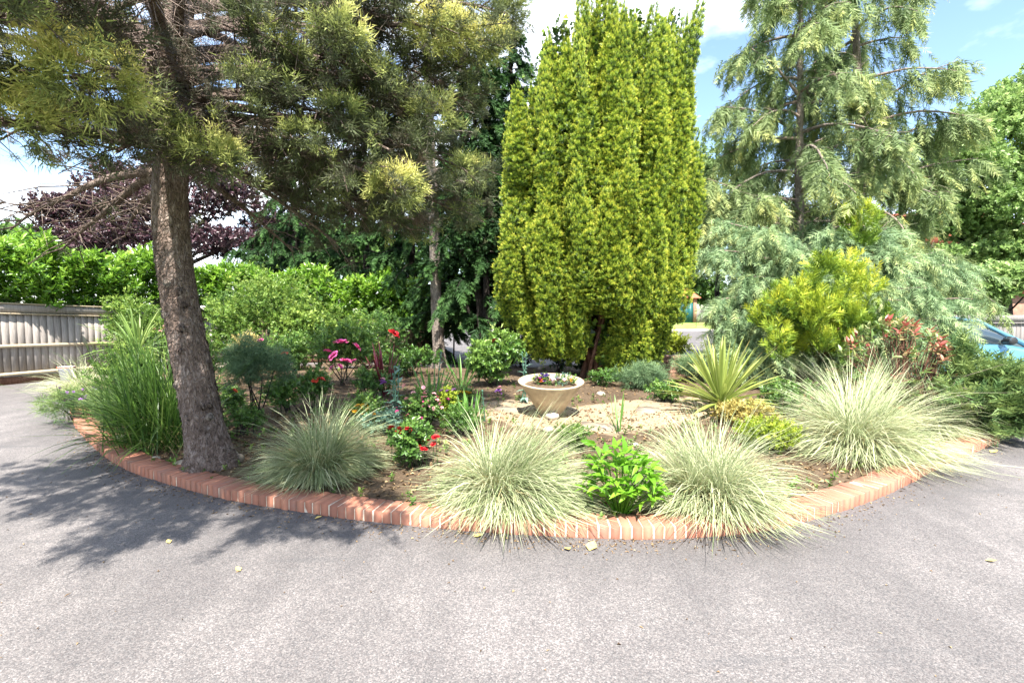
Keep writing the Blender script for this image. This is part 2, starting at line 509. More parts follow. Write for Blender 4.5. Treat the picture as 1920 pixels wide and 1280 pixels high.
M['cordy_green'] = leafmat('striped_cordyline_leaf', [(0, (.09, .16, .035)), (.5, (.20, .30, .07)), (1, (.48, .50, .20))], .3, .4, .45, 4, .2, .45)
M['phorm'] = leafmat('red_phormium_leaf', [(0, (.045, .010, .014)), (.6, (.13, .018, .028)), (1, (.22, .05, .05))], .2, .35, .5, 4, .2, .4)
M['iris'] = leafmat('iris_leaf', [(0, (.05, .14, .03)), (.5, (.12, .27, .05)), (1, (.26, .42, .10))], .35, .4, .4, 4, .2, .4)
M['peony'] = leafmat('peony_leaf', [(0, (.07, .20, .014)), (.5, (.16, .36, .025)), (1, (.30, .50, .06))], .38, .38, .45, 5, .25, .45)
M['photinia'] = leafmat('photinia_leaf', [(0, (.07, .14, .03)), (.35, (.17, .25, .07)), (.6, (.33, .30, .13)), (.8, (.42, .19, .12)), (1, (.34, .08, .065))], .3, .38, .5, 1.4, .15, .15)
M['lav'] = plain('lavender_flower', (.16, .11, .33), .7, .3, 30)
M['petal_red'] = plain('red_petal', (.33, .006, .011), .5, .35, 60)
M['petal_scarlet'] = plain('scarlet_petal', (.70, .07, .035), .5, .3, 60)
M['petal_pink'] = plain('pink_petal', (.80, .14, .36), .5, .3, 60)
M['petal_pale'] = plain('pale_pink_petal', (.72, .33, .36), .5, .3, 60)
M['petal_magenta'] = plain('magenta_petal', (.50, .02, .24), .5, .3, 60)
M['petal_purple'] = plain('purple_petal', (.40, .16, .50), .5, .3, 60)
M['petal_violet'] = plain('violet_petal', (.05, .03, .12), .5, .3, 60)
M['petal_orange'] = plain('orange_petal', (.80, .24, .06), .5, .3, 60)
M['petal_yellow'] = plain('yellow_petal', (.72, .42, .03), .5, .3, 60)
M['petal_lilac'] = plain('lilac_petal', (.62, .50, .60), .5, .3, 60)
M['petal_white'] = plain('white_petal', (.78, .72, .66), .5, .2, 60)
M['bowl'] = plain('cast_stone', (.43, .34, .22), .85, .34, 6, bumpd=.008)
M['stone'] = plain('pale_stone', (.38, .32, .25), .9, .35, 12, bumpd=.02)
M['flag'] = plain('path_slab', (.24, .195, .145), .9, .3, 9, bumpd=.008)
M['fence'] = mat_wood('fence_wood', (.15, .13, .115), (.40, .365, .335))
M['fence_rail'] = mat_wood('rail_wood', (.30, .24, .16), (.55, .46, .33))
M['fence_brown'] = mat_wood('brown_fence_wood', (.07, .05, .033), (.20, .15, .10))
M['fence_grey'] = mat_wood('grey_fence_wood', (.12, .11, .105), (.27, .25, .24))
M['teal'] = plain('teal_paint', (.014, .085, .085), .5, .25, 3)
M['tile'] = plain('roof_tile', (.42, .12, .065), .8, .3, 3, bumpd=.01)
M['house_brick'] = plain('house_brick', (.27, .15, .105), .9, .3, 5)
M['render'] = plain('white_render', (.75, .73, .70), .8, .08, 3)
M['glass'] = plain('dark_glass', (.03, .045, .055), .06, .1, 2, spec=.9)
M['carpaint'] = plain('blue_car_paint', (.10, .27, .38), .28, .06, 2, metallic=.35, spec=.6, coat=.8)
M['black'] = plain('black_trim', (.02, .02, .022), .5, .2, 10)
M['rubber'] = plain('tyre_rubber', (.022, .022, .023), .85, .2, 20)
M['alloy'] = plain('alloy', (.55, .56, .58), .3, .1, 5, metallic=.9)
M['lamp_glass'] = plain('lamp_glass', (.7, .72, .75), .1, .05, 5, spec=.8)
M['lawn'] = leafmat('lawn', [(0, (.10, .16, .035)), (.5, (.17, .26, .05)), (1, (.36, .36, .13))], 0, .8, .2, 1.5, .4)
M['kerbstone'] = plain('kerb_concrete', (.42, .39, .35), .9, .15, 6)
M['white_pot'] = plain('white_glaze', (.72, .74, .76), .4, .06, 6)
M['litter'] = leafmat('leaf_litter', [(0, (.06, .038, .02)), (.5, (.19, .12, .06)), (1, (.38, .27, .15))], 0, .9, .1, 3, .3)
M['dryleaf'] = plain('dry_leaf', (.55, .42, .13), .7, .25, 40)
M['distant'] = leafmat('distant_foliage', [(0, (.025, .06, .014)), (.5, (.07, .145, .03)), (1, (.17, .26, .07))], .2, .5, .3, .25, .35)

# ------------------------------------------------------------------ foliage prototypes
def leaf2(L, Wd, fold=.25, droop=.1):
    """a folded leaf of two triangles along +Y"""
    v = np.array([[0, 0, 0], [-Wd / 2, .45 * L, fold * Wd], [0, L, -droop * L], [Wd / 2, .45 * L, fold * Wd]], float)
    return v, np.array([[0, 2, 1], [0, 3, 2]]), np.zeros(4)
def leaf6(L, Wd, fold=.3, droop=.25, tip=0.0):
    """a leaf of 8 triangles with a midrib and a curve along its length"""
    ys = np.array([0, .3, .62, 1.0])
    ws = np.array([.06, 1.0, .82, .02]) * Wd / 2
    v, t = [], []
    for y, w in zip(ys, ws):
        z = -droop * L * y * y
        v += [[-w, y * L, z + fold * w], [0, y * L, z], [w, y * L, z + fold * w]]
        t += [tip * y] * 3
    f = []
    for i in range(3):
        a = i * 3
        f += [[a, a + 1, a + 4, a + 3], [a + 1, a + 2, a + 5, a + 4]]
    return np.array(v, float), np.array(f), np.array(t)
def kites(base, dirs, L, w, t, roll=None, tri=False):
    n = len(base)
    L = np.broadcast_to(L, (n,)); w = np.broadcast_to(w, (n,)); t = np.broadcast_to(t, (n,))
    F = frames(dirs, roll)
    x, d = F[:, :, 0], F[:, :, 1]
    if tri:
        V = np.stack([base - x * (w / 2)[:, None], base + x * (w / 2)[:, None], base + d * L[:, None]], 1)
        return V.reshape(-1, 3), np.arange(n * 3).reshape(n, 3), np.repeat(t, 3).astype(float)
    V = np.stack([base, base + d * (L * .5)[:, None] - x * (w / 2)[:, None], base + d * L[:, None], base + d * (L * .5)[:, None] + x * (w / 2)[:, None]], 1)
    Fq = np.arange(n * 4).reshape(n, 4)
    tt = np.repeat(t, 4).reshape(n, 4)
    return V.reshape(-1, 3), Fq, tt.reshape(-1).astype(float)
def p_tuft(n, L=.17, needle=.07, w=.006, spread=.75, tipgold=.25, r=rng):
    s = r.random(n) ** .7
    side = r.normal(size=(n, 3)) * spread
    base = np.stack([r.normal(size=n) * .030 * s, s * L * .8, r.normal(size=n) * .030 * s], 1) + nrm(side) * (s * .35 * L * r.random(n))[:, None]
    d = nrm(np.stack([side[:, 0], np.full(n, .75), side[:, 2]], 1))
    return kites(base, d, needle * r.uniform(.6, 1.15, n), w, tipgold * s, r.uniform(0, 6.28, n), True)
def p_yew(n=20, L=.13, r=rng):
    s = np.linspace(.05, 1, n)
    a = np.arange(n) * 2.4
    out = .25 + .75 * (1 - s) + .18
    d = nrm(np.stack([np.cos(a) * out, .45 + .5 * s, np.sin(a) * out], 1) + r.normal(size=(n, 3)) * .12)
    base = np.stack([r.normal(size=n) * .006, s * L * .75, r.normal(size=n) * .006], 1)
    v, f, t = kites(base, d, .044 * r.uniform(.8, 1.2, n), .015 if n > 6 else .05, 0, r.uniform(-.6, .6, n), True)
    tt = np.repeat(s * .62 - .10, 3)  # bases tinted darker to paint shade in the gaps, tips yellow growth
    tt[2::3] += .10
    return v, f, tt
def p_spray(n=26, L=.36, side=.13, w=.013, droop=.0, r=rng):
    """flat conifer spray: stem with alternating strands, lying in its own plane, forward +Y"""
    s = np.linspace(.04, .97, n)
    sg = np.where(np.arange(n) % 2, 1.0, -1.0)
    base = np.stack([r.normal(size=n) * .004, s * L, r.normal(size=n) * .012 - droop * s * s * L], 1)
    d = nrm(np.stack([sg * (.75 + r.normal(size=n) * .15), .85 + r.normal(size=n) * .15, r.normal(size=n) * .25 - droop], 1))
    d[-1] = (0, 1, -droop)
    prof = np.sin(np.pi * (s * .8 + .17))
    return kites(base, d, side * prof * r.uniform(.7, 1.2, n) + .02, w * 1.15 * r.uniform(.8, 1.2, n), .30 * s, r.normal(size=n) * .5, True)
def p_sprig(n=9, L=.16, leaf=.08, wd=.04, r=rng, gold=.25):
    lf = leaf2(leaf, wd)
    s = np.linspace(.15, 1, n)
    a = np.arange(n) * 2.4 + r.random() * 6
    d = nrm(np.stack([np.cos(a) * (1.25 - .7 * s), .35 + .5 * s, np.sin(a) * (1.25 - .7 * s)], 1) + r.normal(size=(n, 3)) * .2)
    F = frames(d, r.uniform(-.8, .8, n), ref=(0, 1, 0))
    ac = Acc()
    ac.inst(lf, F * r.uniform(.75, 1.2, n)[:, None, None], np.stack([0 * s, s * L * .7, 0 * s], 1), gold * s)
    return np.concatenate(ac.v), np.concatenate(ac.f[3]), np.concatenate(ac.t)
P_TUFT = [p_tuft(64, L=.16, needle=.058, w=.0085) for _ in range(6)]
P_TUFT_S = [p_tuft(60, .2, .085, .011) for _ in range(4)]
P_YEW = [p_yew(10, .10) for _ in range(4)]
P_YEW_IN = [p_yew(5) for _ in range(3)]
P_SPRAY = [p_spray() for _ in range(5)]
P_SPRAY_L = [p_spray(30, .52, .17, .018) for _ in range(4)]
P_SPRUCE = [p_spray(30, .30, .10, .024) for _ in range(4)]
P_FAN = [p_spray(18, .22, .11, .016) for _ in range(4)]

def scatter(acc, protos, locs, dirs, scale=(.8, 1.2), tint=0.0, roll=math.pi, ref=(0, 0, 1)):
    locs = np.asarray(locs, float); n = len(locs)
    if n == 0: return
    dirs = np.broadcast_to(np.asarray(dirs, float), (n, 3))
    sc = rng.uniform(scale[0], scale[1], n)
    F = frames(dirs, rng.uniform(-roll, roll, n), ref) * sc[:, None, None]
    tint = np.broadcast_to(np.asarray(tint, float), (n,))
    k = rng.integers(0, len(protos), n)
    for i, p in enumerate(protos):
        m_ = k == i
        acc.inst(p, F[m_], locs[m_], tint[m_])
def in_ell(n, c, r, shell=.0):
    d = rand_dirs(n)
    q = (shell + (1 - shell) * rng.random(n)) ** (1 / 3 if shell == 0 else 1)
    return np.asarray(c) + d * q[:, None] * np.asarray(r), d

# ================================================================== THE SETTING
# ground sheet to the horizon
a = Acc()
xs = np.array([-900, -300, -120, -60, -25, 0, 25, 60, 120, 300, 900.])
ys = np.array([-300, -60, -10, 16, 45, 52, 60, 120, 300, 900.])
XX, YY = np.meshgrid(xs, ys)
ii = np.arange(XX.size).reshape(XX.shape)
a.add(np.stack([XX.ravel(), YY.ravel(), np.full(XX.size, -.03)], 1), np.stack([ii[:-1, :-1], ii[:-1, 1:], ii[1:, 1:], ii[1:, :-1]], -1).reshape(-1, 4), .3)
structure(a.build('ground', M['lawn']))

# driveway
a = Acc()
xs = np.linspace(-15, 15, 121); ys = np.linspace(-3, 15, 73)
XX, YY = np.meshgrid(xs, ys)
dd = cdist(XX, YY)
ed = 1 - smooth(.05, .75, dd)
ii = np.arange(XX.size).reshape(XX.shape)
a.add(np.stack([XX.ravel(), YY.ravel(), 0 * XX.ravel()], 1), np.stack([ii[:-1, :-1], ii[:-1, 1:], ii[1:, 1:], ii[1:, :-1]], -1).reshape(-1, 4), ed.ravel())
structure(a.build('driveway', M['asphalt']))
# far road, its kerb and the verge beyond
a = Acc()
a.add([[-90, 15, -.006], [90, 15, -.006], [90, 40, -.006], [-90, 40, -.006]], [[0, 1, 2, 3]], .6)
structure(a.build('road', M['asphalt']))
a = Acc()
box(a, (0, 40.1, .03), (180, .2, .2))
structure(a.build('kerb', M['kerbstone']))
a = Acc()
xs = np.linspace(-80, 80, 161); ys = np.linspace(40.2, 60, 30)
XX, YY = np.meshgrid(xs, ys)
ii = np.arange(XX.size).reshape(XX.shape)
zz = .11 + .25 * smooth(40, 56, YY) + .02 * np.sin(XX * 2.1) * np.sin(YY * 1.7)
a.add(np.stack([XX.ravel(), YY.ravel(), zz.ravel()], 1), np.stack([ii[:-1, :-1], ii[:-1, 1:], ii[1:, 1:], ii[1:, :-1]], -1).reshape(-1, 4), rng.uniform(.3, .9, XX.size))
structure(a.build('grass_verge', M['lawn'], smooth_=True))

# bed soil, with the sandy path round the bowl as its own pale ground
a = Acc()
st = .1
xs = np.arange(-10.5, 9.2, st); ys = np.arange(2.9, 15.2, st)
XX, YY = np.meshgrid(xs, ys)
ZZ = bed_h(XX, YY)
PATHC = np.array([G(x, y)[:2] for x, y in [(960, 765), (1040, 778), (1140, 782), (1230, 765), (1310, 760)]])
PATHC = catmull(PATHC, 8)
pd = np.full(XX.shape, 1e9)
for p in PATHC:
    pd = np.minimum(pd, np.hypot(XX - p[0], YY - p[1]))
tp = .9 - .9 * smooth(.3, 1.05, pd)
tp = np.maximum(tp, .36 * (1 - smooth(.3, 1.2, np.abs(YY - 6.2))) * (np.abs(XX) < 5))
ok = inpoly(XX, YY, BEDPOLY)
ii = np.arange(XX.size).reshape(XX.shape)
q = np.stack([ii[:-1, :-1], ii[:-1, 1:], ii[1:, 1:], ii[1:, :-1]], -1)
keep = ok[:-1, :-1] & ok[:-1, 1:] & ok[1:, 1:] & ok[1:, :-1]
a.add(np.stack([XX.ravel(), YY.ravel(), ZZ.ravel() + rng.normal(size=XX.size) * .006], 1), q[keep], tp.ravel())
bed = structure(a.build('bed_soil', M['soil'], smooth_=True))
# leaf litter lying on the soil
def bedpts(n, xr=(-9, 8), yr=(3.3, 11)):
    x = rng.uniform(*xr, n); y = rng.uniform(*yr, n)
    m_ = inpoly(x, y, BEDPOLY)
    x, y = x[m_], y[m_]
    return np.stack([x, y, bed_h(x, y)], 1)
a = Acc()
p = np.vstack([bedpts(9000), bedpts(7000, (-6, 6), (3.3, 6.5))])
p[:, 2] += rng.uniform(.004, .016, len(p))
scatter(a, [leaf2(.045, .026, .4, .2), leaf2(.07, .008, .2, .2), leaf2(.03, .022, .5, .1)], p, nrm(np.stack([rng.normal(size=len(p)), rng.normal(size=len(p)), rng.normal(size=len(p)) * .2], 1)), (.6, 1.3), rng.random(len(p)), .5)
o = a.build('leaf_litter', M['litter'])
o['kind'] = 'stuff'; tag(o, 'brown leaf litter and chips strewn over the flower bed', 'leaf litter')

a = Acc()
p = np.vstack([bedpts(600), bedpts(1100, (-6, 6), (3.3, 7.5))])
keep_ = np.array([np.min(np.hypot(PATHC[:, 0] - q_[0], PATHC[:, 1] - q_[1])) > .55 for q_ in p])
p = p[keep_]
scatter(a, [p_sprig(8, .06, .035, .018) for _ in range(3)], p, nrm(rng.normal(size=(len(p), 3)) * .3 + np.array([0, 0, 1])), (.5, 1.5), rng.random(len(p)) * .6)
o = a.build('weeds', M['shrub'])
o['kind'] = 'stuff'; tag(o, 'small green weeds and seedlings scattered over the bed soil', 'weeds')
a = Acc()
k_ = rng.integers(0, len(cfine), 1500)
of = -np.abs(rng.normal(size=1500)) * .11 - .006
p = np.stack([cfine[k_, 0] + cnrm[k_, 0] * of, cfine[k_, 1] + cnrm[k_, 1] * of, np.full(1500, .004)], 1)
p2 = np.stack([rng.uniform(-5, 5, 260), rng.uniform(1.2, 5, 260), np.full(260, .004)], 1)
p = np.vstack([p, p2[~inpoly(p2[:, 0], p2[:, 1], BEDPOLY)]])
scatter(a, [leaf2(.018, .010, .5, .1), leaf2(.03, .006, .3, .2), leaf2(.012, .010, .6, .0)], p, nrm(np.stack([rng.normal(size=len(p)), rng.normal(size=len(p)), np.abs(rng.normal(size=len(p))) * .15], 1)), (.5, 1.3), rng.random(len(p)), .4)
o = a.build('grit', M['litter'])
o['kind'] = 'stuff'; tag(o, 'grit and tiny dry scraps gathered on the driveway along the bricks', 'grit')

# ------------------------------------------------------------------ brick edging
def brick_mesh(name, sx, sy, sz, mat, seed, bev=.0035):
    r = np.random.default_rng(seed)
    x, y, z = sx / 2, sy / 2, sz
    b_ = bev
    v = []
    for (zz_, ins) in ((0, 0), (z - b_, 0), (z, b_)):
        for sx_, sy_ in ((-1, -1), (1, -1), (1, 1), (-1, 1)):
            v.append([sx_ * (x - ins) + r.normal() * .0012, sy_ * (y - ins) + r.normal() * .0015, zz_ + r.normal() * .001])
    f = [[0, 1, 5, 4], [1, 2, 6, 5], [2, 3, 7, 6], [3, 0, 4, 7], [4, 5, 9, 8], [5, 6, 10, 9], [6, 7, 11, 10], [7, 4, 8, 11], [8, 9, 10, 11]]
    ac = Acc(); ac.add(v, f)
    return ac.mesh(name, mat)
BR = [brick_mesh('edging_brick', .0625, .215, .095, M['brick'], i) for i in range(5)]
BRD = brick_mesh('edging_brick_dark', .064, .215, .095, M['brick_dark'], 9)
seg = np.linalg.norm(np.diff(cfine, axis=0), axis=1)
arc = np.concatenate([[0], np.cumsum(seg)])
nb = int(arc[-1] / .0755)
cmid = cfine[len(cfine) // 2]
edging = thing('brick_edging', 'curved edging of red bricks between the driveway and the flower bed', 'edging', (cmid[0], cmid[1], 0))
dark_i = None
dk = hit(690, 968)[:2]
for i in range(nb):
    s_ = (i + .5) * .0755
    x = np.interp(s_, arc, cfine[:, 0]); y = np.interp(s_, arc, cfine[:, 1])
    nx = np.interp(s_, arc, cnrm[:, 0]); ny = np.interp(s_, arc, cnrm[:, 1])
    ang = math.atan2(ny, nx) - math.pi / 2 + rng.normal() * .012
    off = .108 + float(np.clip(rng.normal() * .003, -.006, .005))
    dk_here = dark_i is None and math.hypot(x - dk[0], y - dk[1]) < .06
    if dk_here: dark_i = i
    Mx = Matrix.Translation((x + nx * off - cmid[0], y + ny * off - cmid[1], -.006 + rng.normal() * .0025)) @ Matrix.Rotation(ang, 4, 'Z') @ Matrix.Rotation(rng.normal() * .008, 4, 'X') @ Matrix.Rotation(rng.normal() * .008, 4, 'Y')
    o = obj('brick', BRD if dk_here else BR[i % 5], edging, Mx)
    if dk_here: o['label'] = 'dark grey brick among the red ones'
a = Acc()
ring = []
prof = [(.007, 0.001), (.007, .077), (.010, .0818), (.20, .0818), (.207, .071), (.207, .02)]
ks = np.arange(0, len(cfine), 3)
V = []
for k in ks:
    for o_, z_ in prof:
        V.append([cfine[k, 0] + cnrm[k, 0] * o_, cfine[k, 1] + cnrm[k, 1] * o_, z_ + rng.normal() * .001])
ii = np.arange(len(V)).reshape(len(ks), len(prof))
a.add(V, np.stack([ii[:-1, :-1], ii[1:, :-1], ii[1:, 1:], ii[:-1, 1:]], -1).reshape(-1, 4))
a.build('mortar_bed', M['mortar'], edging, True)

# ------------------------------------------------------------------ left fence (two runs), board by board
def fence(name, label, P0, P1, h0, h1, mat, rail_mat, bw=.125, cap=True, cat='fence'):
    P0, P1 = np.array(P0, float), np.array(P1, float)
    L = np.linalg.norm(P1 - P0); d = (P1 - P0) / L
    nv = np.array([d[1], -d[0]])                       # side facing the garden
    th = thing(name, label, cat, (*P0, 0))
    n = int(L / bw)
    for i in range(n):
        s0, s1 = i * bw, (i + 1) * bw + .012
        hh = h0 + (h1 - h0) * (i + .5) / n + rng.normal() * .004
        ac = Acc()
        p = P0 + d * s0; q_ = P0 + d * s1
        th0, th1 = .018, .006                            # feather edge
        z0 = .17
        A = [(p + nv * .0), (p + nv * th0), (q_ + nv * (th1)), (q_ - nv * .004)]
        v = [[*w, z] for z in (z0, hh) for w in A]
        ac.add(v, [[0, 3, 2, 1], [4, 5, 6, 7], [0, 1, 5, 4], [1, 2, 6, 5], [2, 3, 7, 6], [3, 0, 4, 7]])
        ac.build('board', mat, th)
    ang = math.atan2(d[1], d[0])
    def rail(zf, hgt, depth, nm, m_):
        ac = Acc()
        v = []
        for s_ in (0, L):
            hh = h0 + (h1 - h0) * s_ / L
            z = zf(hh)
            for o_, dz in ((.02, 0), (.02 + depth, -.008), (.02 + depth, -hgt), (.02, -hgt)):
                v.append([*(P0 + d * s_ + nv * o_), z + dz])
        ac.add(v, [[0, 1, 5, 4], [1, 2, 6, 5], [2, 3, 7, 6], [3, 0, 4, 7], [0, 3, 2, 1], [4, 5, 6, 7]])
        ac.build(nm, m_, th)
    rail(lambda h: h * .5, .075, .06, 'rail', rail_mat)
    rail(lambda h: .26, .07, .05, 'rail', rail_mat)
    rail(lambda h: h - .19, .03, .05, 'rail', rail_mat)
    rail(lambda h: h - .01, .16, .022, 'top_board', mat)
    rail(lambda h: .165, .165, .008, 'gravel_board', M['bark_red'])
    if cap:
        rail(lambda h: h + .03, .028, .045, 'capping', rail_mat)
    k = 0
    while k * 2.2 < L:
        pp = P0 + d * (k * 2.2 + .05) - nv * .06
        ac = Acc(); box(ac, (pp[0], pp[1], (h0 + .05) / 2), (.09, .09, h0 + .05), ang); ac.build('post', mat, th)
        k += 1
    return th
FA0, FA1 = (-12.9, 6.2), (-8.75, 14.5)
fence('board_fence', 'weathered closed-board wooden fence beside the driveway at the left edge', FA0, FA1, 1.92, 1.55, M['fence'], M['fence_rail'])
fence('board_fence', 'brown board fence behind the roses, under the laurel hedge', (-8.75, 14.62), (-2.6, 15.05), 1.34, 1.28, M['fence_brown'], M['fence_brown'], .15)
fence('board_fence', 'plain grey upright-board fence behind the blue car', (8.0, 12.4), (19.0, 12.9), 1.47, 1.5, M['fence_grey'], M['fence_grey'], .12, False)

# far fence across the road: boards too small to pick apart
th = thing('roadside_fence', 'distant grey board fence across the road, seen between tree trunks', 'fence', (-14, 55.5, .3))
a = Acc()
for i in range(250):
    box(a, (-14 + i * .16, 55.5 + (i % 2) * .02, 1.15 + rng.normal() * .02), (.15, .025, 1.7))
a.build('boards', M['fence_grey'], th, kind='stuff')
for z in (.6, 1.7):
    a = Acc(); box(a, (6, 55.56, z), (40, .05, .1)); a.build('rail', M['fence_grey'], th)

# garage across the road
gb = hit(1281, 612); s_ = 54.0 / gb[1]
gx = at(1281, 600, 54)[0]
th = thing('garage', 'teal-doored garage with red tiled roof across the road', 'garage', (gx, 55, .3))
a = Acc(); box(a, (gx - 1.62, 54.95, 1.75), (.36, .3, 2.9)); box(a, (gx + 1.62, 54.95, 1.75), (.36, .3, 2.9)); box(a, (gx, 54.97, 2.95), (2.88, .28, .5)); box(a, (gx, 58, 1.75), (3.6, 5.6, 2.9)); a.build('wall', M['house_brick'], th)
for k in (-1, 1):
    a = Acc(); box(a, (gx + k * .71, 54.9, 1.5), (1.38, .06, 2.4)); dr = a.build('door', M['teal'], th)
    for j in range(3):
        a = Acc(); box(a, (gx + k * .71 + (j - 1) * .44, 54.86, 1.5), (.38, .03, 2.2)); a.build('door_panel', M['teal'], dr)
a = Acc(); box(a, (gx + .12, 54.84, 1.45), (.18, .04, .05)); a.build('handle', M['black'], th)
a = Acc()
e, rz = 3.15, 4.9
xL, xR, yF, yB = gx - 2.15, gx + 2.15, 54.5, 61.2
a.add([[xL, yF, e], [xR, yF, e], [xR, yB, e], [xL, yB, e], [gx - .6, 56.8, rz], [gx + .6, 56.8, rz], [gx + .6, 59, rz], [gx - .6, 59, rz]],
      [[0, 1, 5, 4], [1, 2, 6, 5], [2, 3, 7, 6], [3, 0, 4, 7], [4, 5, 6, 7], [0, 3, 2, 1]])
rf = a.build('roof', M['tile'], th)
a = Acc()
for k in range(9):                                     # tile courses on the front slope
    f0, f1 = k / 9, (k + 1) / 9
    def L_(f, sgn): return gx + sgn * (2.15 + (.6 - 2.15) * f)
    za, zb = e + (rz - e) * f0 + .05, e + (rz - e) * f1 + .015
    ya, yb = yF + 2.3 * f0 - .02, yF + 2.3 * f1
    a.add([[L_(f0, -1), ya, za], [L_(f0, 1), ya, za], [L_(f1, 1), yb, zb], [L_(f1, -1), yb, zb], [L_(f0, -1), ya, za - .05], [L_(f0, 1), ya, za - .05]], [[0, 1, 2, 3], [4, 5, 1, 0]])
a.build('tile_courses', M['tile'], rf, kind='stuff')

# house at the right behind the trees
hc = at(1790, 480, 26)
th = thing('brick_house', 'brick house with red tiled roof behind the trees at right', 'house', (hc[0], 26, 0))
a = Acc(); box(a, (hc[0] + 1, 29, 2.4), (12, 6, 4.8)); a.build('wall', M['house_brick'], th)
a = Acc()
x0, x1, y0, y1, e, rz = hc[0] - 5.5, hc[0] + 7.5, 25.5, 32.5, 4.7, 7.4
a.add([[x0, y0, e], [x1, y0, e], [x1, y1, e], [x0, y1, e], [x0 + 2.4, 29, rz], [x1 - 2.4, 29, rz]], [[0, 1, 5, 4], [2, 3, 4, 5], [0, 3, 2, 1]])
a.add([[x0, y0, e], [x0, y1, e], [x0 + 2.4, 29, rz], [x1, y0, e], [x1, y1, e], [x1 - 2.4, 29, rz]], [[0, 2, 1], [3, 4, 5]])
rf = a.build('roof', M['tile'], th)
a = Acc(); box(a, (hc[0] + 2, 29.5, 7.7), (.9, .6, 1.8)); a.build('chimney', M['house_brick'], rf)
for k, (wx, wz) in enumerate(((-3, 3.4), (.5, 3.4), (3.5, 3.4), (-3, 1.3), (3, 1.3))):
    a = Acc(); box(a, (hc[0] + wx, 25.97, wz), (1.3, .08, 1.2)); w_ = a.build('window', M['render'], th)
    for j in (-1, 1):
        a = Acc(); box(a, (hc[0] + wx + j * .3, 25.92, wz), (.52, .03, 1.04)); a.build('pane', M['glass'], w_)
# porch roof, the orange patch low between the trees
pc = at(1848, 522, 22)
th = thing('tiled_outbuilding', 'low outbuilding with bright red tiles behind the right-hand hedge', 'outbuilding', (pc[0], 22, 0))
a = Acc(); box(a, (pc[0] + .3, 23.2, 1.2), (3.4, 2.4, 2.4)); a.build('wall', M['house_brick'], th)
a = Acc(); a.add([[pc[0] - 1.7, 21.7, 2.4], [pc[0] + 2.3, 21.7, 2.4], [pc[0] + 2.3, 24.6, 2.4], [pc[0] - 1.7, 24.6, 2.4], [pc[0] - 1.0, 23.2, 3.7], [pc[0] + 1.6, 23.2, 3.7]], [[0, 1, 5, 4], [2, 3, 4, 5], [0, 3, 2, 1]])
a.add([[pc[0] - 1.7, 21.7, 2.4], [pc[0] - 1.7, 24.6, 2.4], [pc[0] - 1.0, 23.2, 3.7], [pc[0] + 2.3, 21.7, 2.4], [pc[0] + 2.3, 24.6, 2.4], [pc[0] + 1.6, 23.2, 3.7]], [[0, 2, 1], [3, 4, 5]])
a.build('roof', M['tile'], th)

# low brick wall at the back of the bed
wp = G(1232, 708)
th = thing('low_brick_wall', 'short stretch of low dark brick wall right of the golden yew', 'wall', wp)
WB = [brick_mesh('wall_brick', .212, .1, .064, M['house_brick'], 30 + i) for i in range(3)]
a = Acc(); box(a, (wp[0] + .1, wp[1] + .2, wp[2] + .20), (1.5, .17, .5)); a.build('mortar', M['mortar_old'], th)
for c_ in range(7):
    for k in range(7 if c_ % 2 == 0 else 6):
        x = -.66 + k * .222 + (.111 if c_ % 2 else 0) + .1
        obj('brick', WB[(k + c_) % 3], th, Matrix.Translation((x + rng.normal() * .003, .115 + rng.normal() * .003, -.06 + c_ * .074)))

# ================================================================== TREES
def wig(P, amp):
    P = np.array(P, float)
    n = rng.normal(size=P.shape) * amp
    n[0] = 0
    return P + np.cumsum(n, 0) * .6
def limb_curve(s0, az, L, rise, droop, n=8, amp=.02):
    s = np.linspace(0, 1, n)
    P = np.stack([s0[0] + np.cos(az) * L * s, s0[1] + np.sin(az) * L * s, s0[2] + rise * L * s - droop * L * s * s], 1)
    return wig(P, amp * L / 3)
def along(P, s):
    k = np.linspace(0, 1, len(P))
    return np.stack([np.interp(s, k, P[:, i]) for i in range(3)], -1)
def dead_twigs(acc, P, n, L, r=.0035):
    s = rng.uniform(.05, .85, n)
    b = along(P, s)
    for q_ in b:
        d = nrm(rng.normal(size=3) * np.array([1, 1, .7]) + np.array([0, 0, -.15]))
        m_ = L * rng.uniform(.4, 1.2)
        e1 = q_ + d * m_ * .5 + rng.normal(size=3) * .04
        e2 = q_ + d * m_ + rng.normal(size=3) * .08 + np.array([0, 0, -.05])
        tube(acc, [q_, e1, e2], [r, r * .75, r * .35], 3)

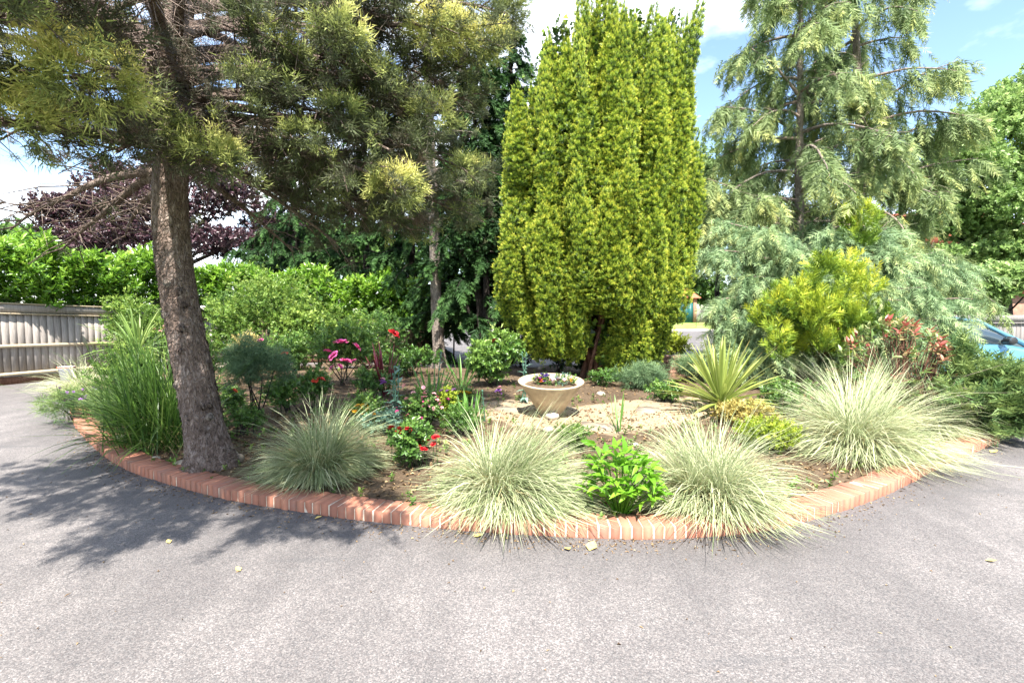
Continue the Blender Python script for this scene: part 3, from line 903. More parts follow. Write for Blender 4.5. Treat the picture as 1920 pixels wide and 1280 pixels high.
def old_cypress(th, trunk_pts, trunk_r, n_limbs, zlo, zhi, Lmax, targets, bark, tufts, sub_n, leafmat_, seed_az, avoid=None, bumps=True, tint0=0.0, limb_r=.05, twign=14, cull=None, bare=0.0):
    trunk_pts = np.array(trunk_pts, float)
    T = catmull(trunk_pts, 26)
    rr = np.interp(np.linspace(0, 1, len(T)), np.linspace(0, 1, len(trunk_r)), trunk_r)
    a = Acc(); k = 44
    # trunk with root flare, ridges and knots
    n = len(T)
    F = frames(nrm(np.gradient(T, axis=0)), ref=(0.2, 1, 0))
    an = np.arange(k) / k * 2 * math.pi
    hgt = T[:, 2] - T[0, 2]
    rad = rr[:, None] * (1 + .05 * np.sin(3 * an[None] + hgt[:, None] * 1.7) + .035 * np.sin(5 * an[None] - hgt[:, None] * 2.9) + 0)
    nz_ = rng.normal(size=(n, k))
    for _ in range(2): nz_ = (nz_ + np.roll(nz_, 1, 0) * .9 + np.roll(nz_, 1, 1) * .35 + np.roll(nz_, -1, 0) * .9 + np.roll(nz_, -1, 1) * .35) / 2.2
    rad *= 1 + .022 * nz_
    rad *= 1 + .55 * np.exp(-hgt / .15)[:, None] * (1 + .35 * np.sin(4 * an[None] + 1))
    V = T[:, None] + rad[..., None] * (F[:, None, :, 0] * np.cos(an)[None, :, None] + F[:, None, :, 2] * np.sin(an)[None, :, None])
    V[0, :, 2] -= .15
    ii = np.arange(n * k).reshape(n, k)
    a.add(V.reshape(-1, 3), np.stack([ii[:-1], np.roll(ii[:-1], -1, 1), np.roll(ii[1:], -1, 1), ii[1:]], -1).reshape(-1, 4))
    a.build('trunk', bark, th, True)
    if bumps:
        ac = Acc()
        npl = 2600
        ri = rng.integers(2, int(n * .45), npl); ci = rng.integers(0, k, npl)
        c = V[ri, ci]; outw = nrm(c - T[ri])
        up_ = nrm(np.cross(outw, np.cross(np.array([0, 0, 1.0]), outw)) + rng.normal(size=(npl, 3)) * .25)
        sd_ = np.cross(up_, outw)
        w_ = rng.uniform(.006, .017, npl)[:, None]; h2 = rng.uniform(.008, .026, npl)[:, None]; lift = rng.uniform(.001, .006, npl)[:, None]
        q4 = np.stack([c - sd_ * w_ - up_ * h2 + outw * lift * 1.6, c + sd_ * w_ - up_ * h2 * .8 + outw * lift * .6, c + sd_ * w_ * .8 + up_ * h2 - outw * .004, c - sd_ * w_ + up_ * h2 * .9 - outw * .003], 1)
        ac.add(q4.reshape(-1, 3), np.arange(npl * 4).reshape(-1, 4), 0)
        ac.build('bark_plates', bark, th, kind='stuff')
        for i in range(16):                              # branch scars
            q_ = rng.uniform(.03, .34); c = along(T, q_); az = rng.uniform(-2.7, -.4)
            R_ = np.interp(q_, np.linspace(0, 1, len(trunk_r)), trunk_r)
            d = np.array([math.cos(az), math.sin(az), 0.1])
            ac = Acc()
            s_ = rng.uniform(.018, .036)
            tube(ac, [c + d * (R_ * .85), c + d * (R_ + .008), c + d * (R_ + .016), c + d * (R_ + .004)], [s_ * 1.5, s_ * 1.35, s_ * .85, s_ * .4], 9, wob=.08)
            ac.build('branch_scar', M['bark_grey'] if i % 3 == 0 else bark, th, True)
    limbs = []
    for i in range(n_limbs):
        f = (i + .5) / n_limbs
        z = zlo + (zhi - zlo) * f ** 1.15
        az = seed_az + i * 2.39996 + rng.normal() * .15
        sidx = np.argmin(np.abs(T[:, 2] - z)); s0 = T[sidx]
        L = Lmax * (1 - .6 * f) * rng.uniform(.75, 1.1)
        if avoid is not None: L *= avoid(az, z)
        if L < .35: continue
        limbs.append((limb_curve(s0, az, L, rng.uniform(.15, .4), rng.uniform(.15, .4), 9), 0.0))
    for (tg, zs, gold) in targets:
        tg = np.array(tg, float)
        s0 = T[np.argmin(np.abs(T[:, 2] - zs))]
        s = np.linspace(0, 1, 9)[:, None]
        P = s0 + (tg - s0) * s
        P[:, 2] += (.22 * np.linalg.norm(tg - s0) * s * (1 - s))[:, 0]
        limbs.append((wig(P, .02), gold))
    fol, twg, wd = Acc(), Acc(), Acc()
    for P, gold in limbs:
        L = np.linalg.norm(P[-1] - P[0])
        ac = Acc()
        r0 = limb_r * (.35 + .65 * min(1, L / 2.5))
        tube(ac, P, np.linspace(r0, .008, len(P)), 7, wob=.08)
        ac.build('limb', bark, th, True)
        dead_twigs(twg, P, int(twign * max(1, L)), .35)
        finger = gold < 0
        nS = int(sub_n * max(.6, L) * (1.35 if finger else 1))
        for j in range(nS):
            s = (.62 if finger else .30) + (.38 if finger else .70) * ((j + rng.random()) / nS) ** .8
            b = along(P, s)
            tan = nrm(along(P, min(1, s + .05)) - along(P, s - .05))
            sd = np.cross(tan, (0, 0, 1)) * (1 if j % 2 else -1)
            d = nrm(tan * rng.uniform(.35, .9) + sd * rng.uniform(.5, 1.0) + np.array([0, 0, rng.uniform(-.35, .35)]))
            l = (.22 + .5 * math.sin(math.pi * min(1, s * .92))) * rng.uniform(.6, 1.15) * min(1.15, .5 + L * .25) * (.5 if finger else 1)
            m1 = b + d * l * .5 + np.array([0, 0, .02]); m2 = b + d * l + np.array([0, 0, -.05 * l])
            tube(wd, [b, m1, m2], [.009, .006, .003], 4)
            if rng.random() < bare and not finger: continue
            nt_ = max(3, int(tufts * (.12 + l) * (1.4 if finger else 1)))
            u = rng.uniform(.35, 1.05, nt_)
            lp = b + d * (u * l)[:, None] + rng.normal(size=(nt_, 3)) * np.array([.05, .05, .03])
            dd_ = nrm(d * .75 + rng.normal(size=(nt_, 3)) * .40 + np.array([0, 0, .30]))
            tn = tint0 + .06 + .36 * u * s + rng.normal(size=nt_) * .07 + rng.normal() * .10  # tufts get paler outwards, painting sunlit tips into the tint
            if cull is not None and not finger:
                kp = cull(lp)
                lp, dd_, tn = lp[kp], dd_[kp], tn[kp]
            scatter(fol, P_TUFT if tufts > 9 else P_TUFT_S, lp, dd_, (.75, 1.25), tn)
        if gold > 0:                                         # sunlit look painted in: gold tufts at the limb end, palest on top
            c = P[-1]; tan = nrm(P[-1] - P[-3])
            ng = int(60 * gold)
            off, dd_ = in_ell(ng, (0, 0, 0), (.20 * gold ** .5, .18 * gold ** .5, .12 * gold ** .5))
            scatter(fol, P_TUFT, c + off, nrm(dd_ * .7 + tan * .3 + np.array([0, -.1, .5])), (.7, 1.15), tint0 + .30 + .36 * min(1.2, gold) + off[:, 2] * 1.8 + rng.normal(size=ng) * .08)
    wd.build('branchlets', bark, th, kind='stuff')
    twg.build('dead_twigs', M['twig'], th, kind='stuff')
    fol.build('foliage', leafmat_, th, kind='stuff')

# the big old cypress at left
tb = G(397, 872)
ty = tb[1]
trk = [tb, at(374, 760, ty), at(347, 620, ty + .02), at(328, 490, ty + .03), at(321, 360, ty + .05), at(326, 200, ty + .08), at(334, 20, ty + .1), at(345, -300, ty + .15), at(352, -700, ty + .2)]
th = thing('cypress_tree', 'big leaning conifer with scarred grey-brown trunk in the left foreground', 'tree', tb)
def avoid_cam(az, z):
    # limbs that point at the camera or to the open right-hand side stay shorter
    d = abs(((az - math.atan2(-tb[1], -tb[0]) + math.pi) % (2 * math.pi)) - math.pi)
    return .35 if d < .9 else .7 if d < 1.4 else 1.0
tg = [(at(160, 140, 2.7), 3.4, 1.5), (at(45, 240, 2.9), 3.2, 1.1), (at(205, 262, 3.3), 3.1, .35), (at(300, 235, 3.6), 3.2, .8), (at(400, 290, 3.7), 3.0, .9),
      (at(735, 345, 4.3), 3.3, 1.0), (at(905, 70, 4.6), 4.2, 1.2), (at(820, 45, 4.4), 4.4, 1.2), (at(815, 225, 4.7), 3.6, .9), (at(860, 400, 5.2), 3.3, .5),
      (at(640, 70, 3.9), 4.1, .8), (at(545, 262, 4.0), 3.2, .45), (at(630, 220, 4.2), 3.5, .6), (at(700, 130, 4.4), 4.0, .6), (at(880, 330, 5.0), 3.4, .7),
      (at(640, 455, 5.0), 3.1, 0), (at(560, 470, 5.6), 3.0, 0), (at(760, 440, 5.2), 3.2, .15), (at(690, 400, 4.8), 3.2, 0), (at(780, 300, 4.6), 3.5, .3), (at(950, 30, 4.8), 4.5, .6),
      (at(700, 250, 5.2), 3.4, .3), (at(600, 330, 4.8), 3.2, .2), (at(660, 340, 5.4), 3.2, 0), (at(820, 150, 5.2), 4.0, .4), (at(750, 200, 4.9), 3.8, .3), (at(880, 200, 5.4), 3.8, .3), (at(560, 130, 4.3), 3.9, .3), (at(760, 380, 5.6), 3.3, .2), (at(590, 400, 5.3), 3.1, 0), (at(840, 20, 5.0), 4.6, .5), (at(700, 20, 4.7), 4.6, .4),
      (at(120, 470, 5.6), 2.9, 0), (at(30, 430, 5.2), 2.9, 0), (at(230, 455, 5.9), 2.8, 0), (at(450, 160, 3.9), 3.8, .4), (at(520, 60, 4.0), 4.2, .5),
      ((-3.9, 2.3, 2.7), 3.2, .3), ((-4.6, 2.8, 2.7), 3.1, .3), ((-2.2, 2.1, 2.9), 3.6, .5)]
over = []                                            # limbs reaching over the drive, above the view
for px, py in ((50, 900), (90, 960), (180, 1035), (300, 1010), (280, 940), (510, 990), (600, 968), (695, 990), (170, 900), (400, 915)):
    q_ = hit(px, py); h_ = rng.uniform(3.0, 3.35)
    over.append(((q_[0] + .03 * h_, q_[1] - .65 * h_, h_), 3.6 + .4 * rng.random(), -1))
def crown_floor(lp):
    # the crown is clear below about head height; it hangs lower on the side of the open bed
    px = 960 + FPX * lp[:, 0] / np.maximum(lp[:, 1], .5)
    py = HOR - FPX * (lp[:, 2] - CAMZ) / np.maximum(lp[:, 1], .5)
    lim = np.interp(px, [-200, 0, 110, 250, 420, 520, 640, 760, 900, 980], [270, 275, 300, 325, 335, 400, 475, 470, 400, 250])
    hole = np.sin(lp[:, 0] * 4.1 + 1.3 * lp[:, 1]) * np.sin(lp[:, 2] * 5.3 + .9 * lp[:, 0]) * np.sin(lp[:, 1] * 3.7 - lp[:, 2])
    lim = np.where((px > -60) & (px < 600) & (py < 300) & (np.abs(hole) > .20), -400, lim)
    return (py < lim + rng.normal(size=len(lp)) * 14) | (rng.random(len(lp)) < .05) | (lp[:, 1] < 2.9) & (px < 0)
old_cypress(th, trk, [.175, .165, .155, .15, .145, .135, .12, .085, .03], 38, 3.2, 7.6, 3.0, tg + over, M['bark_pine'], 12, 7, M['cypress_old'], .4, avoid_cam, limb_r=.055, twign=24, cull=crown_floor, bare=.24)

# the slimmer one behind it
tb2 = G(824, 690)
Y2 = tb2[1]
trk = [tb2, at(822, 640, Y2), at(818, 560, Y2), at(815, 470, Y2), at(812, 380, Y2), at(806, 250, Y2), at(800, 80, Y2), at(796, -120, Y2), at(792, -260, Y2)]
th = thing('cypress_tree', 'slimmer conifer with pale flaking trunk behind the flower bed', 'tree', tb2)
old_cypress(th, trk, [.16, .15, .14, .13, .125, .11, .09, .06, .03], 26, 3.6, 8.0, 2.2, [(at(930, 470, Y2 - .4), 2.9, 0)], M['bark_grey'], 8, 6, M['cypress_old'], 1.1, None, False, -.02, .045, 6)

# dark spruces
def spruce(label, base, H, Rmax, zlo, n_limbs, trunk_r, hang=.5, az0=0.0, dens=1.0, squash=1.0, mat='spruce', grp='dark spruces behind the bed'):
    th = thing('spruce_tree', label, 'tree', base, grp)
    a = Acc()
    top = np.array(base) + np.array([0, 0, H])
    tp_ = np.linspace(np.array(base) - np.array([0, 0, .1]), top, 12)
    tube(a, wig(tp_, .015), np.linspace(trunk_r, .02, 12), 10, wob=.06)
    a.build('trunk', M['bark_dark'], th, True)
    fol, wd = Acc(), Acc()
    for i in range(n_limbs):
        f = (i + rng.random() * .6) / n_limbs
        z = zlo + (H - zlo) * f
        az = az0 + i * 2.39996
        L = (Rmax * (1 - f) ** .8 + .15) * rng.uniform(.75, 1.1)
        P = limb_curve(np.array([base[0], base[1], base[2] + z]), az, L, .05, rng.uniform(.25, .5), 7)
        P[:, 1] = base[1] + (P[:, 1] - base[1]) * squash
        P[-2:, 2] += .05 * L
        tube(wd, P, np.linspace(.022, .005, 7), 5)
        m_ = int(13 * L * dens) + 4
        s = rng.uniform(.18, 1, m_)
        b = along(P, s)
        tan = nrm(P[-1] - P[0])
        sd = np.cross(tan, (0, 0, 1))
        side = np.where(rng.random(m_) < .5, 1, -1)[:, None]
        d = nrm(tan * .7 + sd * side * rng.uniform(.3, 1, m_)[:, None] + np.array([0, 0, -1]) * rng.uniform(0, hang * 2, m_)[:, None])
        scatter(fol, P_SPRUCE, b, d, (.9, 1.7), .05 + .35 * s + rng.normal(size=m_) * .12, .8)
        b2 = b + d * rng.uniform(.15, .4, m_)[:, None]
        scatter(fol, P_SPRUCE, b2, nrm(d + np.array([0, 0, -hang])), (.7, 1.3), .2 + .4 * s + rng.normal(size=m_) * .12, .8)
    wd.build('limbs', M['bark_dark'], th, kind='stuff')
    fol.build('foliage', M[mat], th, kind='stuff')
p = at(893, 660, 13.4); p[2] = 0.0
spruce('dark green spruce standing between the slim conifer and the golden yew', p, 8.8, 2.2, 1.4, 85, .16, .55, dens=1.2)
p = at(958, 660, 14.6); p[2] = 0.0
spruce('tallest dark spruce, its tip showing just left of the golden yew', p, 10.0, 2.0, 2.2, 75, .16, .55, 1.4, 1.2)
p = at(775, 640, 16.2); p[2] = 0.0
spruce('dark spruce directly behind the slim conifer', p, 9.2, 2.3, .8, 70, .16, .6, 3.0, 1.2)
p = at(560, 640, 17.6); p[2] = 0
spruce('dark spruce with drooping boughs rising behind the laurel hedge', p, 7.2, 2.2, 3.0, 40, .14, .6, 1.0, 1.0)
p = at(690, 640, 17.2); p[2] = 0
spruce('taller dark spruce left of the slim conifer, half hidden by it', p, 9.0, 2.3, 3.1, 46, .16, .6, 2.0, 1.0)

# multi-stemmed dark tree left of the yew
mb = at(905, 645, 12.2); mb[2] = .1
th = thing('holly_tree', 'dark evergreen with several leaning stems beside the golden yew', 'tree', mb)
for tgp, r_ in (((868, 560), .10), ((893, 500), .13), ((915, 470), .12), ((955, 560), .10), ((1000, 525), .12), ((905, 540), .07)):
    e_ = at(tgp[0], tgp[1], 12.2 + rng.uniform(-.3, .3))
    a = Acc(); tube(a, wig(np.linspace(mb + np.array([rng.normal() * .08, 0, -.1]), e_, 7), .02), np.linspace(r_, r_ * .6, 7), 9, wob=.05)
    a.build('stem', M['bark_dark'], th, True)
fol = Acc()
P_HOLLY = [p_sprig(9, .2, .075, .045) for _ in range(4)]
for c, r_, n_ in ((at(900, 455, 12.3), (1.0, .8, .9), 900), (at(960, 470, 12.5), (.8, .7, .9), 600), (at(872, 560, 12.9), (.45, .4, .5), 200), (at(890, 350, 12.6), (.8, .7, 1.2), 600)):
    lp, d = in_ell(n_, c, r_, .5)
    scatter(fol, P_HOLLY, lp, nrm(d + rng.normal(size=(n_, 3)) * .5 + np.array([0, -.1, .2])), (.8, 1.4), rng.normal(size=n_) * .15 + .2)
fol.build('foliage', M['spruce'], th, kind='stuff')

# golden Irish yew
yb = G(1124, 712)
YY0 = yb[1]
th = thing('golden_yew', 'tall golden fastigiate yew with upright spires in the centre', 'tree', yb)
pxm = FPX / YY0
fol = Acc()
def plume_mesh(seed):
    """an upright plume of yew about 1.5 m tall, narrowing to a tip; base at the origin"""
    ac = Acc()
    H, R_ = 1.5, .20
    zc = 0.0
    while zc < H:
        cr_ = min(R_, .03 + .22 * (H - zc) ** .9) * min(1, .55 + zc)
        nc = max(1, int(2 * math.pi * cr_ / .10))
        for b in rng.uniform(0, 6.28) + np.arange(nc) / nc * 6.28 + rng.normal(size=nc) * .25:
            rr_ = cr_ * rng.uniform(.55, 1.12)
            out = np.array([math.cos(b), math.sin(b), 0])
            n_ = 8
            d = nrm(rng.normal(size=(n_, 3)) * .33 + out * .40 + np.array([0, 0, 1.0]))
            lp = out * rr_ + np.array([0, 0, zc + rng.uniform(-.05, .05)]) + d * .025 + rng.normal(size=(n_, 3)) * .013
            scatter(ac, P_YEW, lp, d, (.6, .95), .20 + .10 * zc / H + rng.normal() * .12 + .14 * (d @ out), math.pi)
        zc += .068
    return ac.mesh('yew_plume', M['yew'])
PLM = [plume_mesh(i) for i in range(7)]
ztop_c = at(1118, 30, YY0)[2]
pl = []
nl = 88
for i in range(nl):
    f = math.sqrt((i + .5) / nl); az = i * 2.39996 + rng.normal() * .12
    hx, hy = f * math.cos(az), f * math.sin(az)
    ytop = np.interp(hx, [-1, -.8, -.5, -.1, .3, .6, .85, 1], [230, 130, 62, 30, 28, 40, 55, 140])
    ztop = at(1118, ytop, YY0)[2] + rng.normal() * .22 - rng.random() ** 1.6 * .75 + .15
    gap = 1.3 if -.3 < hx < .16 and hy < .6 else .45 if hx < -.3 else 0.0
    zbot = yb[2] + .05 + gap + .55 * max(0, 1 - f) + rng.uniform(0, .25)
    zc = ztop
    while zc > zbot:
        z0 = zc - 1.5
        h_ = (z0 + .75 - yb[2]) / (ztop_c - yb[2])
        flare = np.interp(h_, [0, .10, .20, .28, .42, .6, .8, 1], [.42, .56, .78, .98, 1.05, 1.02, .99, .97])
        flare2 = np.interp(h_ + .1, [0, .10, .20, .28, .42, .6, .8, 1], [.42, .56, .78, .98, 1.05, 1.02, .99, .97])
        P0_ = np.array([yb[0] + .02 + hx * 1.75 * flare, yb[1] + .55 + hy * 1.45 * flare, z0])
        tl = np.array([hx * (flare2 - flare) * .9, hy * (flare2 - flare) * .8, .75]) + np.array([hx * .05, hy * .05 - .02, 0]) + rng.normal(size=3) * np.array([.045, .045, .0])
        jr = rng.normal() * .06; P0_ = P0_ + np.array([hx * jr + rng.normal() * .05, hy * jr + rng.normal() * .05, rng.normal() * .08])
        if z0 < zbot - .25:
            sc_ = max(.30, (zc - zbot + .25) / 1.5); P0_[2] = max(yb[2] - .02, zbot - .25)
        else: sc_ = 1.0
        show = .55 * (f > .55 and hy < .35) + (hy < .25) + .6 * (f > .75) + .8 * (zc > ztop - .1) - .3 * (hy > .6)
        pl.append((show, P0_, tl, sc_, f, hy, zc > ztop - .01))
        zc -= rng.uniform(.55, 1.0)
pl.sort(key=lambda q_: -q_[0])
for show, P0_, tl, sc_, f, hy, top_ in pl[:300]:
    F2 = frames(nrm(tl)[None], rng.uniform(0, 6.28, 1))[0]
    F3 = np.stack([F2[:, 0], F2[:, 2], F2[:, 1]], 1)
    wsc = rng.uniform(.5, .8) if top_ else rng.uniform(.65, 1.1)
    F3 = F3 * np.array([wsc, wsc * rng.uniform(.85, 1.15), sc_ * rng.uniform(.72, 1.12)])
    q_ = P0_ - yb
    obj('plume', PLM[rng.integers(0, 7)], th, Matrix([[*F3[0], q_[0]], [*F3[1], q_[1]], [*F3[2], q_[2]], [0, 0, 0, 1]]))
# inner and back foliage, tinted darkest to paint the shade between plumes
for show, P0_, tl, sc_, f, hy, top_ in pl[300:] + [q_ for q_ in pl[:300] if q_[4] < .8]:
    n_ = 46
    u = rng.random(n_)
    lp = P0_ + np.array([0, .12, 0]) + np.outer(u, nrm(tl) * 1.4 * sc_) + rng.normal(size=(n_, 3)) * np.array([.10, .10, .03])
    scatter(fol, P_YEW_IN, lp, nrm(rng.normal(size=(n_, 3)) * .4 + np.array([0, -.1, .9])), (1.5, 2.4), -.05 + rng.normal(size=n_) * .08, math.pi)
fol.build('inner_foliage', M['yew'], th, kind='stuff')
for k in range(20):
    b0 = yb + np.array([rng.normal() * .20 + .15, rng.normal() * .15 + .35, -.1])
    az = rng.uniform(0, 6.28)
    e_ = yb + np.array([math.cos(az) * 1.0, .55 + math.sin(az) * .7, rng.uniform(2.2, 3.6)])
    s = np.linspace(0, 1, 8)[:, None]
    P = b0 + (e_ - b0) * s; P[:, 2] = b0[2] + (e_[2] - b0[2]) * s[:, 0] ** .85
    a = Acc(); tube(a, wig(P, .02), np.linspace(rng.uniform(.035, .075), .02, 8), 8, wob=.08)
    a.build('stem', M['bark_red'], th, True)

# weeping cypress at right: two trunks, hanging sprays
def weeping(name, label, base, top, r0, n_limbs, zlo, Lmax, az0, extra=(), mat='weeping', dens=1.0, hang=1.0, protos=P_SPRAY_L, profile=None):
    th = thing(name, label, 'tree', base, 'weeping cypresses at right')
    base, top = np.array(base), np.array(top)
    T = wig(np.linspace(base - np.array([0, 0, .1]), top, 14), .02)
    a = Acc(); tube(a, T, np.linspace(r0, .03, 14), 12, wob=.06); a.build('trunk', M['bark_grey'], th, True)
    fol, tw = Acc(), Acc()
    limbs = []
    for i in range(n_limbs):
        f = (i + rng.random()) / n_limbs
        s0 = along(T, (zlo + (1 - zlo) * f))
        L = Lmax * (profile(f) if profile else (1 - .55 * f)) * rng.uniform(.6, 1.1)
        limbs.append(limb_curve(s0, az0 + i * 2.39996 + rng.normal() * .2, L, rng.uniform(.1, .5), rng.uniform(.3, .75), 9))
    for tg_, zs in extra:
        s0 = T[np.argmin(np.abs(T[:, 2] - zs))]
        s = np.linspace(0, 1, 9)[:, None]
        P = s0 + (np.array(tg_) - s0) * s
        P[:, 2] += (.30 * np.linalg.norm(np.array(tg_) - s0) * s * (1 - s))[:, 0]
        limbs.append(wig(P, .02))
    for P in limbs:
        L = np.linalg.norm(P[-1] - P[0])
        ac = Acc(); tube(ac, P, np.linspace(.018 + .012 * L, .006, len(P)), 6, wob=.08); ac.build('limb', M['twig'] if rng.random() < .5 else M['bark_grey'], th, True)
        dead_twigs(tw, P, int(7 * L), .5, .004)
        m_ = int(24 * L * dens) + 3
        s = .22 + .78 * rng.random(m_) ** .8
        b = along(P, s) + rng.normal(size=(m_, 3)) * .05
        tan = nrm(P[-1] - P[0]); sd = np.cross(tan, (0, 0, 1))
        d = nrm(tan * rng.uniform(.0, .6, m_)[:, None] + sd * rng.normal(size=m_)[:, None] * .45 + np.array([0, 0, -1]) * rng.uniform(.5, 1.2, m_)[:, None] * hang)
        tn = .12 + .3 * s + rng.normal(size=m_) * .16
        scatter(fol, protos, b, d, (.6, 1.25), tn, 1.2, (0.2, -1, .2))
        b2 = b + d * rng.uniform(.2, .45, m_)[:, None] + rng.normal(size=(m_, 3)) * .06
        scatter(fol, protos, b2, nrm(d + np.array([0, 0, -.5]) + rng.normal(size=(m_, 3)) * .2), (.5, 1.0), tn + .1, 1.2, (0.2, -1, .2))
    tw.build('dead_twigs', M['twig'], th, kind='stuff')
    fol.build('foliage', M[mat], th, kind='stuff')
    return th
b1 = at(1505, 660, 11.2); b1[2] = .1
weeping('weeping_cypress', 'left one of the two tall weeping cypresses, with hanging sprays', b1, at(1500, -170, 11.2), .13, 52, .17, 2.3, .3,
        [(at(1345, 190, 11), 5.4), (at(1330, 330, 11), 3.6), (at(1400, 90, 11), 6.4), (at(1370, 460, 10.6), 2.8)], dens=.95, profile=lambda f: .55 + .55 * (1 - f))
b2 = at(1630, 660, 11.8); b2[2] = .1
weeping('weeping_cypress', 'right one of the two tall weeping cypresses, with long drooping limbs', b2, at(1600, -220, 11.8), .17, 46, .15, 2.5, 1.7,
        [(at(1800, 120, 11.4), 6.2), (at(1835, 215, 11.2), 5.2), (at(1790, 245, 11.0), 5.0), (at(1775, 330, 10.8), 4.0), (at(1745, 300, 11.2), 4.6), (at(1830, 300, 10.6), 4.2), (at(1740, 400, 10.6), 3.4), (at(1700, 330, 10.6), 4.0)], dens=1.0, profile=lambda f: .5 + .5 * (1 - f))
# blue-green skirts: a bushy cypress in front of the trunks
b3 = G(1420, 690); b3[1] = 9.6; b3[2] = g(b3[0] * 1.0, 9.6)
b3 = np.array([at(1560, 600, 9.9)[0], 9.9, .15])
weeping('blue_cypress', 'broad blue-green cypress with layered skirts behind the spiky yellow cordyline', b3, at(1560, 395, 9.9), .10, 12, .3, 1.3, .9,
        [(at(1325, 470, 9.2), 1.9), (at(1345, 560, 9.0), 1.4), (at(1355, 620, 8.8), 1.0), (at(1400, 520, 8.8), 1.7), (at(1450, 590, 8.5), 1.2), (at(1480, 470, 8.8), 2.0), (at(1430, 430, 9.0), 2.2),
         (at(1600, 470, 8.8), 2.0), (at(1690, 470, 8.8), 2.0), (at(1750, 540, 8.7), 1.6), (at(1790, 600, 8.6), 1.1), (at(1820, 560, 9.0), 1.4), (at(1760, 470, 9.2), 2.1), (at(1700, 560, 8.5), 1.5), (at(1660, 430, 9.2), 2.4), (at(1550, 430, 9.0), 2.4), (at(1380, 600, 8.6), 1.1), (at(1780, 650, 8.2), .9), (at(1350, 420, 9.6), 2.3), (at(1350, 655, 8.7), .7), (at(1385, 668, 8.3), .6), (at(1440, 655, 8.2), .8), (at(1745, 645, 8.0), .8), (at(1815, 650, 8.2), .9), (at(1720, 610, 8.0), 1.1), (at(1650, 520, 8.5), 1.8), (at(1830, 500, 9.4), 1.9), (at(1500, 530, 8.4), 1.7), (at(1690, 660, 8.4), .8), (at(1640, 655, 8.5), .8), (at(1600, 660, 8.7), .7)],
        'bluecyp', 2.1, .55, P_SPRAY)

# golden thuja in front of it
tb3 = G(1530, 700)
th = thing('golden_thuja', 'golden-yellow thuja shrub with bare reddish stems in front of the blue cypress', 'shrub', tb3)
fol = Acc()
lump = [(at(1615, 430, 9.0), (.26, .22, .42), 170)]
for k in range(30):
    px_, py_ = 1540 + rng.normal() * 52, 590 + rng.normal() * 42
    lump.append((at(px_, min(648, max(505, py_)), 7.9 + rng.normal() * .25), (.09 + .09 * rng.random(), .15, .18 + .18 * rng.random()), 46))
for c, r_, n_ in lump:
    lp, d = in_ell(n_, c, r_)
    t0_ = rng.normal() * .12
    scatter(fol, P_FAN, lp, nrm(d * np.array([.7, .7, .3]) + rng.normal(size=(n_, 3)) * .25 + np.array([0, -.1, .85])), (.6, 1.15), .33 + t0_ + .16 * d[:, 2] + rng.normal(size=n_) * .12)
fol.build('foliage', M['thuja'], th, kind='stuff')
for k in range(22):
    e_ = at(1470 + 150 * rng.random(), 615, 8.0 + rng.normal() * .15)
    b0 = tb3 + np.array([rng.normal() * .12, rng.normal() * .08, -.06])
    P = b0 + (e_ - b0) * np.linspace(0, 1, 6)[:, None]
    a = Acc(); tube(a, wig(P, .015), np.linspace(rng.uniform(.016, .032), .010, 6), 6, wob=.1)
    a.build('stem', M['bark_red'], th, True)

# broad-leaved trees and far foliage
def broad(name, label, base, trunk_top, lumps, leaf, wd_, mat, trunk_r, grp=None, dens=1.0, bark='bark_dark', sprig_n=9):
    if leaf > .3: dens *= .55
    th = thing(name, label, 'tree', base, grp)
    a = Acc(); tube(a, wig(np.linspace(np.array(base) - np.array([0, 0, .2]), trunk_top, 8), .05), np.linspace(trunk_r, trunk_r * .5, 8), 9, wob=.06); a.build('trunk', M[bark], th, True)
    pr = [p_sprig(sprig_n, leaf * 2.2, leaf, wd_) for _ in range(4)]
    fol = Acc()
    for c, r_, n_ in lumps:
        c = np.array(c); r_ = np.array(r_)
        a = Acc(); s0 = np.array(trunk_top) * .6 + np.array(base) * .4
        tube(a, wig(np.linspace(s0, c, 6), .06), np.linspace(trunk_r * .45, .02, 6), 6, wob=.05); a.build('limb', M[bark], th, True)
        nlob = max(3, int(n_ / 60))
        ld = rand_dirs(nlob); ld[:, 2] = np.abs(ld[:, 2]) * .9 - .2
        for l in ld:
            lc = c + l * r_ * rng.uniform(.55, .9)
            k = int(n_ * dens / nlob)
            lp, d = in_ell(k, lc, r_ * rng.uniform(.25, .42), .35)
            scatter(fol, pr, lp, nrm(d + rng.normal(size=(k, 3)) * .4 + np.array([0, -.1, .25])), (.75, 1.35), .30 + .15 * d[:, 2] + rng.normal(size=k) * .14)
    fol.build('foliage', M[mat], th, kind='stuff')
    return th
cb = at(290, 600, 22); cb[2] = 0
broad('copper_beech', 'purple-leaved beech tree behind the laurel hedge', cb, at(300, 430, 22),
      [(at(150, 400, 21), (1.7, 1.5, 1.3), 900), (at(290, 400, 20.5), (2.2, 1.6, 1.8), 1200), (at(430, 390, 21), (2.0, 1.5, 1.9), 1100), (at(360, 330, 22), (2.2, 1.6, 1.5), 900), (at(210, 350, 22), (1.6, 1.5, 1.2), 900), (at(500, 440, 22), (1.5, 1.3, 1.3), 700), (at(240, 455, 20.5), (2.2, 1.4, 1.0), 900), (at(400, 460, 20.5), (2.2, 1.4, 1.0), 900), (at(130, 440, 21), (1.4, 1.3, 1.0), 500)],
      .11, .075, 'beech', .3)
rb = at(1890, 600, 19); rb[2] = 0
